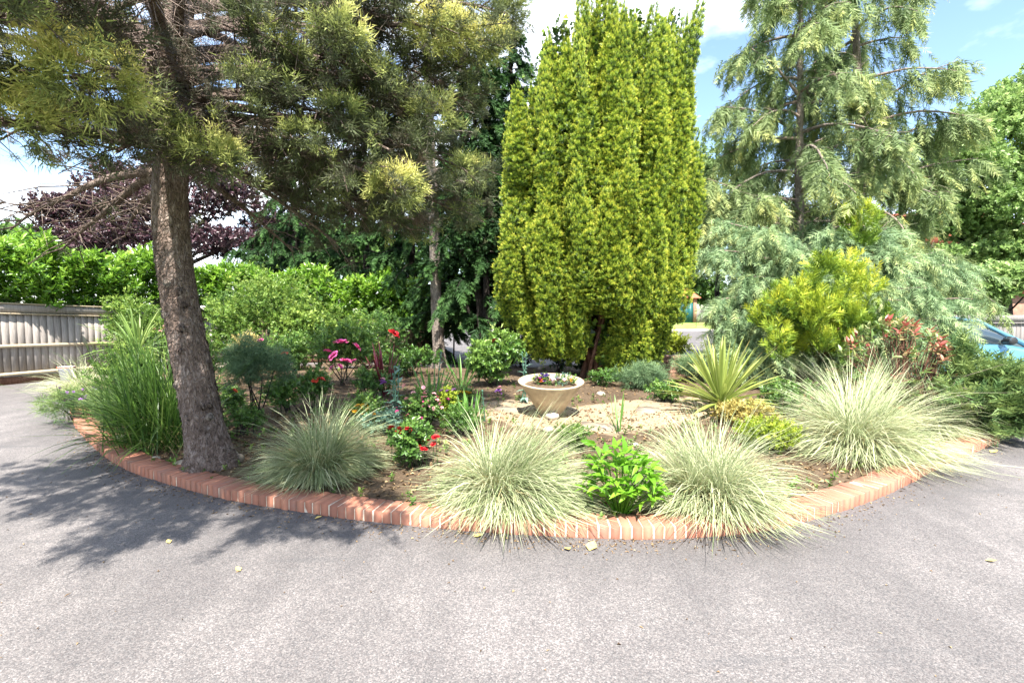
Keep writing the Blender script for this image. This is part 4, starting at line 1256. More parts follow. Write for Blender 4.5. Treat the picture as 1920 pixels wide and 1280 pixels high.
broad('broadleaf_tree', 'big bright green broad-leaved tree at the right edge', rb, at(1880, 420, 19),
      [(at(1880, 260, 18.5), (2.4, 2, 2.0), 1500), (at(1790, 330, 18), (1.7, 1.6, 1.7), 1300), (at(1900, 400, 17.5), (2.2, 1.8, 1.8), 1300), (at(1780, 430, 18.5), (1.5, 1.4, 1.2), 800), (at(1960, 200, 19), (2.0, 2, 2.2), 1200), (at(1960, 330, 18), (1.8, 2, 2.0), 900), (at(1740, 380, 19), (1.0, 1, 1.2), 400), (at(1900, 490, 17.5), (2.0, 1.6, 1.2), 900), (at(1800, 500, 18), (1.4, 1.4, 1.0), 500), (at(1960, 450, 17.5), (1.6, 1.6, 1.4), 500)],
      .125, .08, 'broad', .3, dens=1.0)
rb = at(1870, 600, 15.5); rb[2] = 0
broad('leafy_shrub', 'rounded green shrub overhanging the grey fence at right', rb, at(1870, 560, 15.5),
      [(at(1880, 535, 14.6), (1.1, .9, .7), 700), (at(1830, 545, 14.8), (.9, .8, .6), 500), (at(1940, 530, 15), (1, .9, .8), 500)], .12, .07, 'broad', .08)
for nm, lab, px, py, Y, lumps, mat in (
    ('birch_tree', 'pale feathery tree between the yew and the weeping cypress', 1345, 640, 15.0, [((1340, 330), (1.3, 1, 1.6), 900), ((1390, 400), (1.3, 1, 1.3), 700), ((1320, 420), (.8, .8, 1.3), 500)], 'broad_pale'),
    ('ash_tree', 'distant tree rising behind the garage roof', 1250, 600, 62, [((1290, 500), (5, 4, 4), 600), ((1230, 470), (5, 4, 5), 600), ((1350, 470), (6, 4, 6), 600), ((1310, 550), (4, 3, 3), 450), ((1265, 545), (4, 3, 3), 450), ((1350, 560), (5, 3, 3), 450)], 'distant'),
    ('ash_tree', 'distant tree behind the roadside fence left of the yew', 960, 600, 64, [((960, 520), (5, 4, 5), 500), ((1010, 540), (4, 4, 4), 400), ((910, 500), (5, 4, 6), 500)], 'distant'),
    ('ash_tree', 'distant tree beyond the laurel hedge', 650, 600, 40, [((640, 480), (4, 3, 3.5), 700), ((720, 500), (4, 3, 3), 600), ((560, 480), (4, 3, 3), 600)], 'distant'),
    ('ash_tree', 'distant tree behind the copper beech at far left', 30, 600, 45, [((40, 470), (5, 3, 2.5), 700), ((-60, 450), (5, 3, 3), 500), ((130, 480), (4, 3, 2.5), 500)], 'distant'),
    ('ash_tree', 'distant tree between the weeping cypress trunks', 1600, 600, 50, [((1560, 480), (6, 4, 5), 700), ((1680, 470), (6, 4, 5), 700), ((1470, 500), (5, 4, 4), 600)], 'distant')):
    b = at(px, py, Y); b[2] = 0
    far = Y > 30
    broad(nm, lab, b, at(px, lumps[0][0][1] + 20, Y), [(at(c[0], c[1], Y + rng.uniform(-1, 1)), r_, n_) for c, r_, n_ in lumps], .42 if far else .10, .28 if far else .05, mat, .25 if far else .09)

# laurel hedge over the left fences
P_LAUREL = [p_sprig(10, .20, .13, .05, gold=.35) for _ in range(5)]
def hedge(label, P0, P1, zlo, zhi, dens, thick=1.1):
    P0, P1 = np.array(P0), np.array(P1)
    L = np.linalg.norm(P1 - P0); d = (P1 - P0) / L; nv = np.array([d[1], -d[0]])
    th = thing('laurel_hedge', label, 'hedge', (*P0, 0), 'laurel hedge over the fence')
    fol = Acc()
    n_ = int(L * dens)
    s = rng.uniform(0, L, n_)
    top = zhi(s) + .16 * np.sin(s * 2.7) + .10 * np.sin(s * 6.1 + 1)
    u = rng.random(n_) ** .75
    z = zlo(s) + (top - zlo(s)) * u
    bulge = .22 * np.sin(s * 4.1 + z * 3) + .12 * np.sin(s * 9 - z * 5) + .30 * np.sin(np.clip(u, 0, 1) * math.pi * .9)
    back = rng.random(n_) ** 2 * thick
    off = .10 + bulge - back
    lp = np.stack([P0[0] + d[0] * s + nv[0] * off, P0[1] + d[1] * s + nv[1] * off, z], 1)
    dr = nrm(np.stack([nv[0] * .5 + rng.normal(size=n_) * .45, nv[1] * .5 + rng.normal(size=n_) * .45, np.full(n_, .75) + .3 * u], 1))
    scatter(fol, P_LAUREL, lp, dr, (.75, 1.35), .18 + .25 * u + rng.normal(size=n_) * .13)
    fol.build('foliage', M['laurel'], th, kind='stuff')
    for k in range(int(L / .7)):
        q_ = P0 + d * (k * .7 + .3) - nv * .55
        a = Acc(); tube(a, wig([[q_[0], q_[1], -.05], [q_[0], q_[1], 1.0], [q_[0] + .1, q_[1], 2.0]], .03), [.03, .025, .012], 5); a.build('stem', M['bark_dark'], th, True)
FAd = np.array(FA1) - np.array(FA0); FAd /= np.linalg.norm(FAd); FAn = np.array([FAd[1], -FAd[0]])
hedge('bright green laurel hedge above the fence at the left edge', np.array(FA0) - FAn * .25, np.array(FA1) - FAn * .25, lambda s: 1.62 - .02 * s, lambda s: 3.15 - .03 * s, 500, 1.4)
hedge('bright green laurel hedge above the brown fence behind the roses', (-9.2, 14.95), (-1.0, 15.45), lambda s: 1.05 + 0 * s, lambda s: 2.85 - .06 * s, 500, 1.4)

# ================================================================== PLANTS IN THE BED
def ribbon(base, d, L, w, bend, n=5, twist=0.0, vfold=0.0):
    """one arching blade as vertices/quads: starts along d, bends down by gravity"""
    s = np.linspace(0, 1, n + 1)
    d = nrm(d)
    hz = np.array([d[0], d[1], 0]); hn = np.linalg.norm(hz)
    hz = hz / hn if hn > 1e-4 else np.array([1, 0, 0])
    el = math.atan2(d[2], hn)
    P = [np.array(base, float)]
    for i in range(n):
        e_ = el - bend * ((i + .5) / n) ** 1.3
        P.append(P[-1] + (hz * math.cos(e_) + np.array([0, 0, 1]) * math.sin(e_)) * L / n)
    return np.array(P)
def blades(acc, base, az, el, L, w, bend, tint, n=5, wprof=None, floor=None):
    """vectorised arching blades. base (m,3); az, el, L, w, bend, tint (m,)"""
    m_ = len(az)
    s = (np.arange(n) + .5) / n
    e_ = el[:, None] - bend[:, None] * s[None] ** 1.2
    hz = np.stack([np.cos(az), np.sin(az), 0 * az], 1)
    st = (hz[:, None, :] * np.cos(e_)[..., None] + np.array([0, 0, 1.0]) * np.sin(e_)[..., None]) * (L / n)[:, None, None]
    P = np.concatenate([base[:, None, :], base[:, None, :] + np.cumsum(st, 1)], 1)      # m, n+1, 3
    if floor is not None:
        P[:, 1:, 2] = np.maximum(P[:, 1:, 2], floor + .07 * rng.random((m_, 1)))
    sd = np.stack([-np.sin(az), np.cos(az), 0 * az], 1)
    sd = nrm(sd + rng.normal(size=(m_, 3)) * .35)
    k = np.linspace(0, 1, n + 1)
    wp_ = np.interp(k, [0, .35, .75, 1], [.7, 1, .75, .04]) if wprof is None else np.interp(k, *wprof)
    off = sd[:, None, :] * (w[:, None] * wp_[None] / 2)[..., None]
    V = np.stack([P - off, P + off], 2).reshape(m_, -1, 3)
    i0 = np.arange(n) * 2
    q_ = np.stack([i0, i0 + 1, i0 + 3, i0 + 2], -1)
    F = (q_[None] + (np.arange(m_) * 2 * (n + 1))[:, None, None]).reshape(-1, 4)
    acc.add(V.reshape(-1, 3), F, np.repeat(tint, 2 * (n + 1)))
def grass_clump(label, px, py, rad_px, n, mat='grass_pale', group='variegated grass clumps along the edging', up=1.0, tint=.5, w=.0048, straw=True, name='grass_clump', r0=.11, lmin=.55, wide=1.0, cat='ornamental grass', flat=.12):
    b = G(px, py)
    Rm = rad_px * b[1] / FPX
    th = thing(name, label, cat, b, group)
    a = Acc()
    nk = 6
    ka = rng.uniform(0, 6.28) + np.arange(nk) / nk * 6.28 + rng.normal(size=nk) * .4
    kr = r0 * rng.uniform(.3, 1.35, nk); kl = rng.uniform(.66, 1.15, nk); kt = rng.normal(size=nk) * .07
    k = rng.integers(0, nk, n)
    q = rng.random(n)
    az = np.where(rng.random(n) < .72, ka[k] + rng.normal(size=n) * .95, rng.uniform(0, 6.28, n))
    el = np.clip(np.pi / 2 * (1 - .95 * q ** (.75 / wide)) + rng.normal(size=n) * .13, .03, 1.56)
    L = Rm * kl[k] * (lmin + (1.15 - lmin) * rng.random(n) ** .7) * (1 + .12 * (el > 1.0) * up)
    L = np.where(rng.random(n) < .06, L * 1.22, L)
    bend = (.5 + 1.5 * rng.random(n)) * np.cos(el) ** .4 * 1.2 + .12
    L = L * (1 - flat * np.sin(el))
    rr = r0 * .7 * np.sqrt(rng.random(n))
    base = np.stack([b[0] + np.cos(ka[k]) * kr[k] + np.cos(az) * rr * .7, b[1] + np.sin(ka[k]) * kr[k] + np.sin(az) * rr * .7, b[2] - .02 + rng.random(n) * .05], 1)
    az2 = az + rng.normal(size=n) * .35
    ln = rng.normal(size=2) * .16
    vx, vy, vz = np.cos(el) * np.cos(az2) + ln[0], np.cos(el) * np.sin(az2) + ln[1], np.sin(el)
    az2, el = np.arctan2(vy, vx), np.clip(np.arctan2(vz, np.hypot(vx, vy)), .03, 1.56)
    blades(a, base, az2, el, L, w * rng.uniform(.6, 1.45, n), bend, tint + kt[k] + rng.normal(size=n) * .24, 5, floor=.10)
    a.build('blades', M[mat], th, kind='stuff')
    if straw:
        m_ = n // 6
        a = Acc()
        az = rng.uniform(0, 6.28, m_); el = rng.uniform(.15, 1.2, m_)
        base = np.stack([b[0] + rng.normal(size=m_) * .05, b[1] + rng.normal(size=m_) * .05, np.full(m_, b[2])], 1)
        blades(a, base, az, el, Rm * rng.uniform(.25, .85, m_), np.full(m_, .004), rng.uniform(.6, 1.6, m_), rng.random(m_), 5)
        a.build('dead_blades', M['grass_straw'], th, kind='stuff')
    return th
grass_clump('shaded variegated grass clump nearest the big leaning trunk', 603, 886, 178, 3600, tint=.40)  # lower tint paints the tree's shade into the blades
grass_clump('variegated grass clump in front of the stone bowl, left of the peony', 945, 932, 182, 3900, tint=.56)
grass_clump('variegated grass clump spilling over the bricks right of the peony', 1325, 938, 182, 4000, tint=.64)
grass_clump('largest variegated grass clump beside the cordyline, at the right bend', 1608, 842, 200, 4600, tint=.62, flat=.25)
grass_clump('variegated grass clump furthest right, in front of the photinia', 1735, 806, 118, 2000, tint=.68, flat=.3)
grass_clump('pale grass clump at the far left end of the edging', 160, 738, 72, 1100, tint=.75, w=.009, r0=.15)
# fresh green weeds in the clumps
# green strap-leaved clump beside the trunk
b = G(300, 842)
th = thing('strap_leaf_clump', 'tall dark green strap-leaved clump left of the leaning trunk', 'plant', b)
a = Acc(); n = 1150
az = rng.uniform(0, 6.28, n); q = rng.random(n)
el = np.clip(1.52 - 1.0 * q ** 1.3 + rng.normal(size=n) * .08, .35, 1.56)
base = np.stack([b[0] - .08 + rng.normal(size=n) * .2, b[1] + .2 + rng.normal(size=n) * .16, np.full(n, b[2] - .01)], 1)
Lb = (.75 + .85 * rng.random(n)) * (1 - .2 * q)
blades(a, base, np.where(rng.random(n) < .35, math.pi + rng.normal(size=n) * .5, az), el, Lb, .011 * rng.uniform(.6, 1.3, n), .3 + 1.5 * q * rng.random(n), .35 + rng.normal(size=n) * .25, 7)
a.build('blades', M['grass_green'], th, kind='stuff')
a = Acc(); n = 90
base = np.stack([b[0] + rng.normal(size=n) * .15, b[1] + .1 + rng.normal(size=n) * .12, np.full(n, b[2])], 1)
blades(a, base, rng.uniform(0, 6.28, n), rng.uniform(.5, 1.4, n), rng.uniform(.25, .6, n), .008 * np.ones(n), rng.uniform(.5, 1.8, n), rng.random(n), 5)
a.build('dead_blades', M['grass_straw'], th, kind='stuff')

# sword-leaved plants: each leaf its own part
def sword_mesh(name, L, w, bend, mat, n=6, red=0.0, seed=0):
    r_ = np.random.default_rng(seed)
    P = ribbon((0, 0, 0), (0, .05, 1) if False else (0, 1, 0.0), L, w, bend, n)
    k = np.linspace(0, 1, n + 1)
    wp_ = np.interp(k, [0, .12, .45, .8, 1], [.75, .6, 1, .62, .03]) * w / 2
    V, T = [], []
    for p_, ww, kk in zip(P, wp_, k):
        V += [[p_[0] - ww, p_[1], p_[2] + ww * .35], [p_[0], p_[1], p_[2] - .0], [p_[0] + ww, p_[1], p_[2] + ww * .35]]
        T += [.35 + .25 + red * kk ** 6, .25 + .1 * kk, .35 + .25 + red * kk ** 6]
    F = []
    for i in range(n):
        a0 = i * 3
        F += [[a0, a0 + 1, a0 + 4, a0 + 3], [a0 + 1, a0 + 2, a0 + 5, a0 + 4]]
    ac = Acc(); ac.add(V, F, T)
    return ac.mesh(name, mat, smooth_=True)
def sword_plant(name, label, cat, b, L, w, n, mat, elmin, elmax, red=.25, bend=(.1, .6), stem=0.0, rad=.03, azs=None, grp=None):
    th = thing(name, label, cat, b, grp)
    ms = [sword_mesh(name + '_leaf', L * k, w, bd, M[mat], 6, red, i) for i, (k, bd) in enumerate(((1, bend[0]), (.9, (bend[0] + bend[1]) / 2), (1.05, bend[0] * 1.5), (.75, bend[1]), (.95, bend[1] * .7)))]
    if stem:
        a = Acc(); tube(a, [[b[0], b[1], b[2] - .05], [b[0] + .02, b[1], b[2] + stem * .6], [b[0], b[1], b[2] + stem]], [.045, .04, .04], 8, wob=.08); a.build('stem', M['bark_grey'], th, True)
    for i in range(n):
        az = i * 2.39996 + rng.normal() * .2 if azs is None else azs(i)
        f = (i + .5) / n
        el = elmax + (elmin - elmax) * f ** .85 + rng.normal() * .06
        # lower leaves hang more, so they take the more bent meshes
        me = ms[(0, 2, 4, 1, 3)[min(4, int(f * 5 * rng.uniform(.7, 1.2)))]]
        Mx = Matrix.Translation((math.cos(az) * rad, math.sin(az) * rad, stem + (1 - f) * .05)) @ Matrix.Rotation(az - math.pi / 2, 4, 'Z') @ Matrix.Rotation(el, 4, 'X') @ Matrix.Rotation(rng.normal() * .25, 4, 'Y') @ Matrix.Scale(rng.uniform(.82, 1.12), 4)
        obj('leaf', me, th, Mx)
    return th
cb = G(1352, 772)
sword_plant('cordyline', 'spiky yellow-green cordyline between two variegated grass clumps', 'cordyline', cb, 112 * cb[1] / FPX * 1.12, .052, 95, 'cordy', .02, 1.5, .35, (.08, .5), .10)
cb = G(262, 735)
sword_plant('cordyline', 'striped cordyline behind the strap-leaved clump at left', 'cordyline', cb, .85, .045, 70, 'cordy_green', -.25, 1.5, .1, (.3, 1.2), .70)
cb = G(722, 742)
sword_plant('red_phormium', 'dark red upright phormium with sword-shaped leaves', 'phormium', cb, .78, .04, 24, 'phorm', .95, 1.52, .2, (.05, .25), 0, .05)
for k, (px, py, h, n_, lab) in enumerate(((1160, 812, 70, 8, 'fan of green iris leaves behind the peony'), (812, 760, 78, 22, 'clump of green iris leaves behind the pink speckled shrub'), (880, 805, 62, 26, 'clump of green iris leaves left of the stone bowl'), (865, 728, 56, 34, 'broad tuft of green day lily leaves beside the slim conifer'))):
    b = G(px, py)
    sword_plant('iris', lab, 'iris', b, h * b[1] / FPX * 1.08, .026, n_, 'iris', .95 if k < 3 else .55, 1.54, .1, (.04, .3) if k < 3 else (.3, 1.1), 0, .045 if k < 1 else .10)

# generic shrub with leaf sprigs and stems
P_SMALL = [p_sprig(9, .10, .042, .022) for _ in range(4)]
P_MED = [p_sprig(9, .14, .065, .035) for _ in range(4)]
P_TINY = [p_sprig(12, .09, .026, .013) for _ in range(4)]
P_NEEDLE = [p_tuft(46, .16, .075, .0055) for _ in range(4)]
def rose_mesh(name, R_, mat, layers=((5, 1.0, .15), (5, .8, .6), (4, .5, 1.1)), seed=0):
    r_ = np.random.default_rng(seed)
    ac = Acc()
    for k, (n_, s, up) in enumerate(layers):
        for i in range(n_):
            az = 2 * math.pi * (i + .5 * k) / n_ + r_.normal() * .1
            c, sn = math.cos(az), math.sin(az)
            el = up + r_.normal() * .12
            Lp, wp_ = R_ * s, R_ * s * .62
            pts = []
            for u, ww, cz in ((0, .35, 0), (.55, 1.0, .06), (1.0, .62, -.08)):
                rr = u * Lp
                for sd in (-1, 0, 1):
                    x = rr * math.cos(el); z = rr * math.sin(el) + (cz + (.12 if sd else 0)) * Lp
                    y = sd * ww * wp_
                    pts.append([c * x - sn * y, sn * x + c * y, z])
            ac.add(pts, [[0, 1, 4, 3], [1, 2, 5, 4], [3, 4, 7, 6], [4, 5, 8, 7]])
    return ac.mesh(name, mat, smooth_=True)
ROSE = {k: [rose_mesh('bloom_' + k, 1.0, M['petal_' + k], seed=i) for i in range(2)] for k in ('red', 'scarlet', 'pink', 'pale', 'magenta', 'purple', 'violet', 'orange', 'yellow', 'lilac', 'white')}
def bloom(th, kind, p, size, label=None):
    o = np.array(th.location)
    q_ = np.array(p) - o
    Mx = Matrix.Translation(q_) @ Matrix.Rotation(rng.uniform(0, 6.28), 4, 'Z') @ Matrix.Rotation(rng.normal() * .35 + .45, 4, 'X') @ Matrix.Scale(size, 4)
    return obj('bloom', ROSE[kind][rng.integers(0, 2)], th, Mx)
def shrub(name, label, px, py, wpx, hpx, protos, mat, n, cat='shrub', blooms=(), dY=0.0, shell=.3, up=.35, stems=7, tint=.3, bark='bark_dark', grp=None, lumps=6, zb=.25, bloom_stem=True, dirv=None):
    b = G(px, py)
    if dY: b = np.array([at(px, py, b[1] + dY)[0], b[1] + dY, g(at(px, py, b[1] + dY)[0], b[1] + dY)])
    k = b[1] / FPX
    w, h = wpx * k / 2, hpx * k
    th = thing(name, label, cat, b, grp)
    n = int(n * 1.25)
    fol, st_ = Acc(), Acc()
    cen = []
    for i in range(lumps):
        u = rand_dirs(1)[0]
        cen.append((b + np.array([u[0] * w * .55, u[1] * w * .45, h * (zb + .12 + (.86 - zb) * .5 + u[2] * (.86 - zb) * .40)]), np.array([w * .52, w * .45, h * .30])))
    for c, r_ in cen:
        k_ = n // lumps
        lp, d = in_ell(k_, c, r_, shell)
        lp[:, 2] = np.maximum(lp[:, 2], b[2] + .03)
        dr = nrm(d + rng.normal(size=(k_, 3)) * .4 + np.array([0, -.1, up])) if dirv is None else nrm(d * dirv[0] + rng.normal(size=(k_, 3)) * .2 + np.array([0, 0, dirv[1]]))
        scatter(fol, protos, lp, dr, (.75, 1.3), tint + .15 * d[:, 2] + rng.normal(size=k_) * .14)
        for _ in range(max(1, stems // lumps)):
            P = np.linspace(b + np.array([rng.normal() * .05, rng.normal() * .05, -.03]), c + rng.normal(size=3) * r_ * .4, 5)
            tube(st_, wig(P, .012), np.linspace(.012, .004, 5), 5)
    st_.build('stems', M[bark], th, kind='stuff')
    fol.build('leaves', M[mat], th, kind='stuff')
    for kind, bx, by, sz in blooms:
        p_ = at(bx, by, b[1] - w * rng.uniform(.1, .8))
        bl = bloom(th, kind, p_, sz * p_[1] / FPX)
        if bloom_stem:
            a = Acc(); q0 = np.array([p_[0] + rng.normal() * .03, p_[1] + .06, max(b[2], p_[2] - .3)])
            tube(a, [q0, (q0 + p_) / 2 + rng.normal(size=3) * .01, p_], [.004, .0035, .003], 4); a.build('flower_stem', M['rose_leaf'], th)
    return th
# back row
shrub('viburnum_shrub', 'loose green shrub with small leaves in front of the left fence', 205, 705, 130, 150, P_SMALL, 'shrub', 620, dY=.6)
shrub('flowering_shrub', 'green shrub with small pinkish flowers just left of the leaning trunk', 300, 700, 110, 150, P_SMALL, 'shrub', 620, dY=.5, blooms=[('pale', 312 + rng.normal() * 16, 615 + rng.normal() * 16, 4) for _ in range(12)], bloom_stem=False)
shrub('shrub_rose', 'pale-flowered shrub right of the leaning trunk', 425, 690, 80, 130, P_SMALL, 'rose_leaf', 460, dY=.5, blooms=[('white', 405 + rng.normal() * 22, 630 + rng.normal() * 22, 5) for _ in range(16)], bloom_stem=False)
shrub('spirea_shrub', 'tall airy light green shrub before the laurel hedge, left of the dark spruce', 500, 700, 170, 170, P_SMALL, 'shrub', 1150, dY=.8, tint=.42)
shrub('spirea_shrub', 'tall airy light green shrub behind the pink roses', 600, 700, 170, 160, P_SMALL, 'shrub', 1100, dY=1.0, tint=.38)
shrub('climbing_rose', 'leggy rose with single red blooms in front of the brown fence', 715, 705, 120, 110, P_SMALL, 'rose_leaf', 330, dY=.6, blooms=[('red', 738, 626, 12), ('red', 677, 617, 7)], lumps=5)
shrub('golden_barberry', 'yellow-leaved shrub right of the leaning trunk', 472, 716, 66, 82, P_SMALL, 'golden_shrub', 430, tint=.5, blooms=[('pink', 489, 638, 6)])
shrub('rose_bush', 'green rose bush with one dark red bloom beside the yellow-leaved shrub', 545, 712, 110, 92, P_SMALL, 'rose_leaf', 560, tint=.42, blooms=[('red', 534, 664, 7)])
shrub('rose_bush', 'rose bush covered in bright pink blooms', 645, 722, 120, 110, P_SMALL, 'rose_leaf', 640, tint=.4, blooms=[('pink', 640, 643, 14), ('pink', 668, 651, 11), ('pink', 614, 659, 8), ('pink', 626, 667, 11), ('pink', 648, 678, 12), ('pink', 664, 676, 6), ('pink', 637, 687, 7), ('pale', 628, 642, 5), ('pink', 622, 690, 6)])
shrub('grey_broom', 'feathery blue-green broom right of the leaning trunk', 490, 786, 120, 130, P_NEEDLE, 'broom', 330, tint=.4, shell=.1, dirv=(.55, .8), lumps=6)
shrub('geranium', 'scarlet geranium behind the shaded grass clump', 597, 765, 60, 60, P_SMALL, 'rose_leaf', 200, 'flower', blooms=[('scarlet', 590, 714, 7), ('scarlet', 602, 711, 8), ('scarlet', 583, 716, 6), ('scarlet', 581, 730, 5)])
shrub('geranium', 'small plant with a single scarlet bloom beside the leaning trunk', 440, 770, 40, 40, P_SMALL, 'rose_leaf', 120, 'flower', blooms=[('scarlet', 440, 733, 6)])
shrub('rose_bush', 'low rose bush with deep red blooms between the two left grass clumps', 775, 872, 100, 70, P_SMALL, 'rose_leaf', 190, tint=.2, blooms=[('red', 757 + rng.normal() * 9, 807 + rng.normal() * 4, 8.5) for _ in range(7)] + [('red', 780 + rng.normal() * 7, 839 + rng.normal() * 4, 8) for _ in range(5)] + [('red', 817, 820, 9), ('red', 799, 828, 8), ('red', 813, 832, 6), ('pale', 783, 826, 5), ('pale', 762, 826, 5)], lumps=4)
shrub('marigold', 'orange-yellow flowers behind the shaded grass clump', 690, 805, 70, 58, P_SMALL, 'rose_leaf', 160, 'flower', blooms=[('yellow', 668 + (i % 6) * 8 + rng.normal() * 3, 762 + 3.6 * (i % 6) + rng.normal() * 5, 7) for i in range(22)])
shrub('marigold', 'small yellow flowers left of the stone bowl', 868, 768, 34, 34, P_SMALL, 'rose_leaf', 90, 'flower', blooms=[('yellow', 862 + i * 4.5, 735 + rng.normal() * 2, 5) for i in range(5)])
shrub('speckled_shrub', 'small shrub speckled with pink flowers in the middle of the bed', 795, 806, 88, 70, P_TINY, 'rose_leaf', 380, tint=.3, blooms=[(random.choice(('pale', 'pink', 'pale')), 795 + rng.normal() * 20, 757 + rng.normal() * 14, 4.2) for _ in range(46)], bloom_stem=False)
shrub('viola', 'yellowish plant with a magenta flower right of the speckled pink shrub', 833, 800, 46, 64, P_TINY, 'lime', 170, 'flower', blooms=[('magenta', 840, 749, 6), ('purple', 838, 734, 5), ('purple', 850, 731, 5), ('purple', 828, 732, 5)])
shrub('rose_bush', 'fresh green rose bush behind the stone bowl, at its left', 928, 722, 112, 82, P_MED, 'rose_leaf', 560, tint=.46, blooms=[('red', 927, 639, 6)])
shrub('dark_shrub', 'low dark shrub at the foot of the leaning stems', 975, 690, 90, 56, P_MED, 'spruce', 300, dY=.5, tint=.3)
shrub('dark_shrub', 'dark evergreen bush under the left side of the golden yew', 1045, 700, 90, 100, P_MED, 'yew', 520, dY=.3, tint=-.05)
shrub('euonymus', 'small lime-yellow shrub beside the low brick wall', 1264, 694, 66, 62, P_SMALL, 'lime', 520, tint=.42)
shrub('sedum', 'low yellowish ground cover between the two right-hand grass clumps', 1425, 838, 150, 50, P_TINY, 'lime', 520, 'plant', tint=.25)
shrub('heuchera', 'low coppery ground cover just below the cordyline', 1400, 800, 110, 40, P_SMALL, 'golden_shrub', 200, 'plant', tint=.1)
shrub('catmint', 'low green plant behind the largest grass clump, under the thuja', 1480, 775, 120, 50, P_SMALL, 'rose_leaf', 260, 'plant', tint=.3)
shrub('catmint', 'low green plant between stone bowl and cordyline', 1245, 752, 80, 30, P_SMALL, 'rose_leaf', 120, 'plant', tint=.3)
shrub('aquilegia', 'small dark green plant with a pink flower behind the peony', 1075, 838, 80, 34, P_TINY, 'shrub', 150, 'flower', tint=.2, blooms=[('purple', 1060, 836, 5)])
shrub('juniper_mat', 'low blue-green creeping plant under the golden yew', 1205, 728, 110, 34, P_NEEDLE, 'bluecyp', 240, tint=.1)
shrub('evergreen_shrub', 'dull blue-green bush right behind the cordyline', 1300, 715, 70, 40, P_NEEDLE, 'bluecyp', 200, tint=.2)
shrub('lavender', 'lavender with mauve flower spikes at the left end of the edging', 150, 792, 110, 50, P_NEEDLE, 'juniper', 110, 'lavender', tint=.5, dirv=(.7, .5), blooms=[('purple', 150 + rng.normal() * 32, 745 + rng.normal() * 10, 2.6) for _ in range(26)])
shrub('lavender', 'lavender in the bed between the pale grass and the strap leaves', 215, 800, 90, 56, P_NEEDLE, 'juniper', 110, 'lavender', tint=.45, dirv=(.7, .5))
shrub('hellebore', 'low green plant under the slim conifer', 770, 705, 110, 46, P_MED, 'rose_leaf', 260, 'plant', tint=.25)
shrub('hellebore', 'low green plants in front of the brown fence at centre left', 690, 690, 110, 44, P_MED, 'shrub', 260, 'plant', tint=.35, dY=.5)

shrub('spirea_shrub', 'bushy light green shrub right behind the yellow-leaved one', 440, 705, 140, 120, P_MED, 'shrub', 560, dY=1.2, tint=.40)
shrub('philadelphus', 'bright green bush filling the gap under the dark spruce', 565, 705, 190, 120, P_MED, 'shrub', 700, dY=1.6, tint=.45)
shrub('philadelphus', 'bright green bush below the brown fence, left of the slim conifer', 650, 700, 150, 96, P_MED, 'shrub', 460, dY=1.4, tint=.36)
shrub('viburnum_shrub', 'green bush beside the striped cordyline, nearest the left fence', 250, 700, 150, 120, P_MED, 'shrub', 480, dY=.9, tint=.4)
shrub('choisya', 'leafy green bush in front of the striped cordyline, behind the strap leaves', 245, 770, 150, 118, P_SMALL, 'shrub', 620, tint=.42)
shrub('choisya', 'leafy green bush between the leaning trunk and the yellow-leaved shrub', 395, 735, 90, 90, P_SMALL, 'shrub', 300, tint=.42)
shrub('catmint', 'low grey-green plant beside the brown stone at the leaning trunk', 455, 815, 80, 46, P_TINY, 'rose_leaf', 170, 'plant', tint=.35)
shrub('catmint', 'low green plant behind the shaded grass clump, by the broom', 545, 770, 90, 50, P_SMALL, 'rose_leaf', 200, 'plant', tint=.3)
shrub('catmint', 'low green plant between poppy and red phormium', 690, 745, 90, 44, P_SMALL, 'rose_leaf', 190, 'plant', tint=.3)
shrub('dianthus', 'grey-green tuft left of the deep red roses', 715, 815, 80, 50, P_TINY, 'glauc', 160, 'plant', tint=.3)
shrub('dianthus', 'green tuft between the speckled pink shrub and the bowl', 865, 815, 90, 46, P_TINY, 'rose_leaf', 200, 'plant', tint=.3)
shrub('catmint', 'low green plant at the yew foot behind the stone bowl', 1125, 722, 70, 26, P_SMALL, 'rose_leaf', 120, 'plant', tint=.25)

# opium poppies: glaucous stalks with clasping leaves, each leaf a part
PL = [leaf6(.14, .06, .3, .5), leaf6(.11, .05, .3, .7)]
plm = []
for i, p_ in enumerate(PL):
    ac = Acc(); ac.add(p_[0], p_[1], .45 + .1 * i); plm.append(ac.mesh('poppy_leaf', M['glauc'], smooth_=True))
def poppy(label, px, py, hpx, wide, n):
    b = G(px, py); h = hpx * b[1] / FPX
    th = thing('poppy', label, 'poppy', b, 'blue-green poppies')
    for sidx in range(max(1, n // 14)):
        e_ = b + np.array([rng.normal() * wide * .3, rng.normal() * .04, h * rng.uniform(.8, 1.0)])
        a = Acc(); tube(a, np.linspace(b + np.array([rng.normal() * .03, 0, -.03]), e_, 5), np.linspace(.010, .006, 5), 6); a.build('stalk', M['glauc'], th, True)
        for i in range(n // max(1, n // 14)):
            f = (i + .5) / 14
            c = b + (e_ - b) * min(1, f) - np.array(th.location)
            Mx = Matrix.Translation(c) @ Matrix.Rotation(i * 2.4 + sidx, 4, 'Z') @ Matrix.Rotation(.25 + .7 * f + rng.normal() * .15, 4, 'X') @ Matrix.Scale(wide / .14 * (1.15 - .5 * f) * rng.uniform(.8, 1.15), 4)
            obj('leaf', plm[i % 2], th, Mx)
        a = Acc()
        lathe(a, [(.002, 0), (.011, .006), (.014, .018), (.010, .03), (.001, .034)], e_, 8)
        a.build('bud', M['glauc'], th, True)
poppy('big bluish poppy plant in front of the red phormium', 742, 808, 122, .16, 42)
poppy('bluish poppy growing beside the left rim of the stone bowl', 985, 755, 104, .13, 28)
poppy('thin bluish poppy at the foot of the slim conifer', 822, 745, 95, .11, 14)
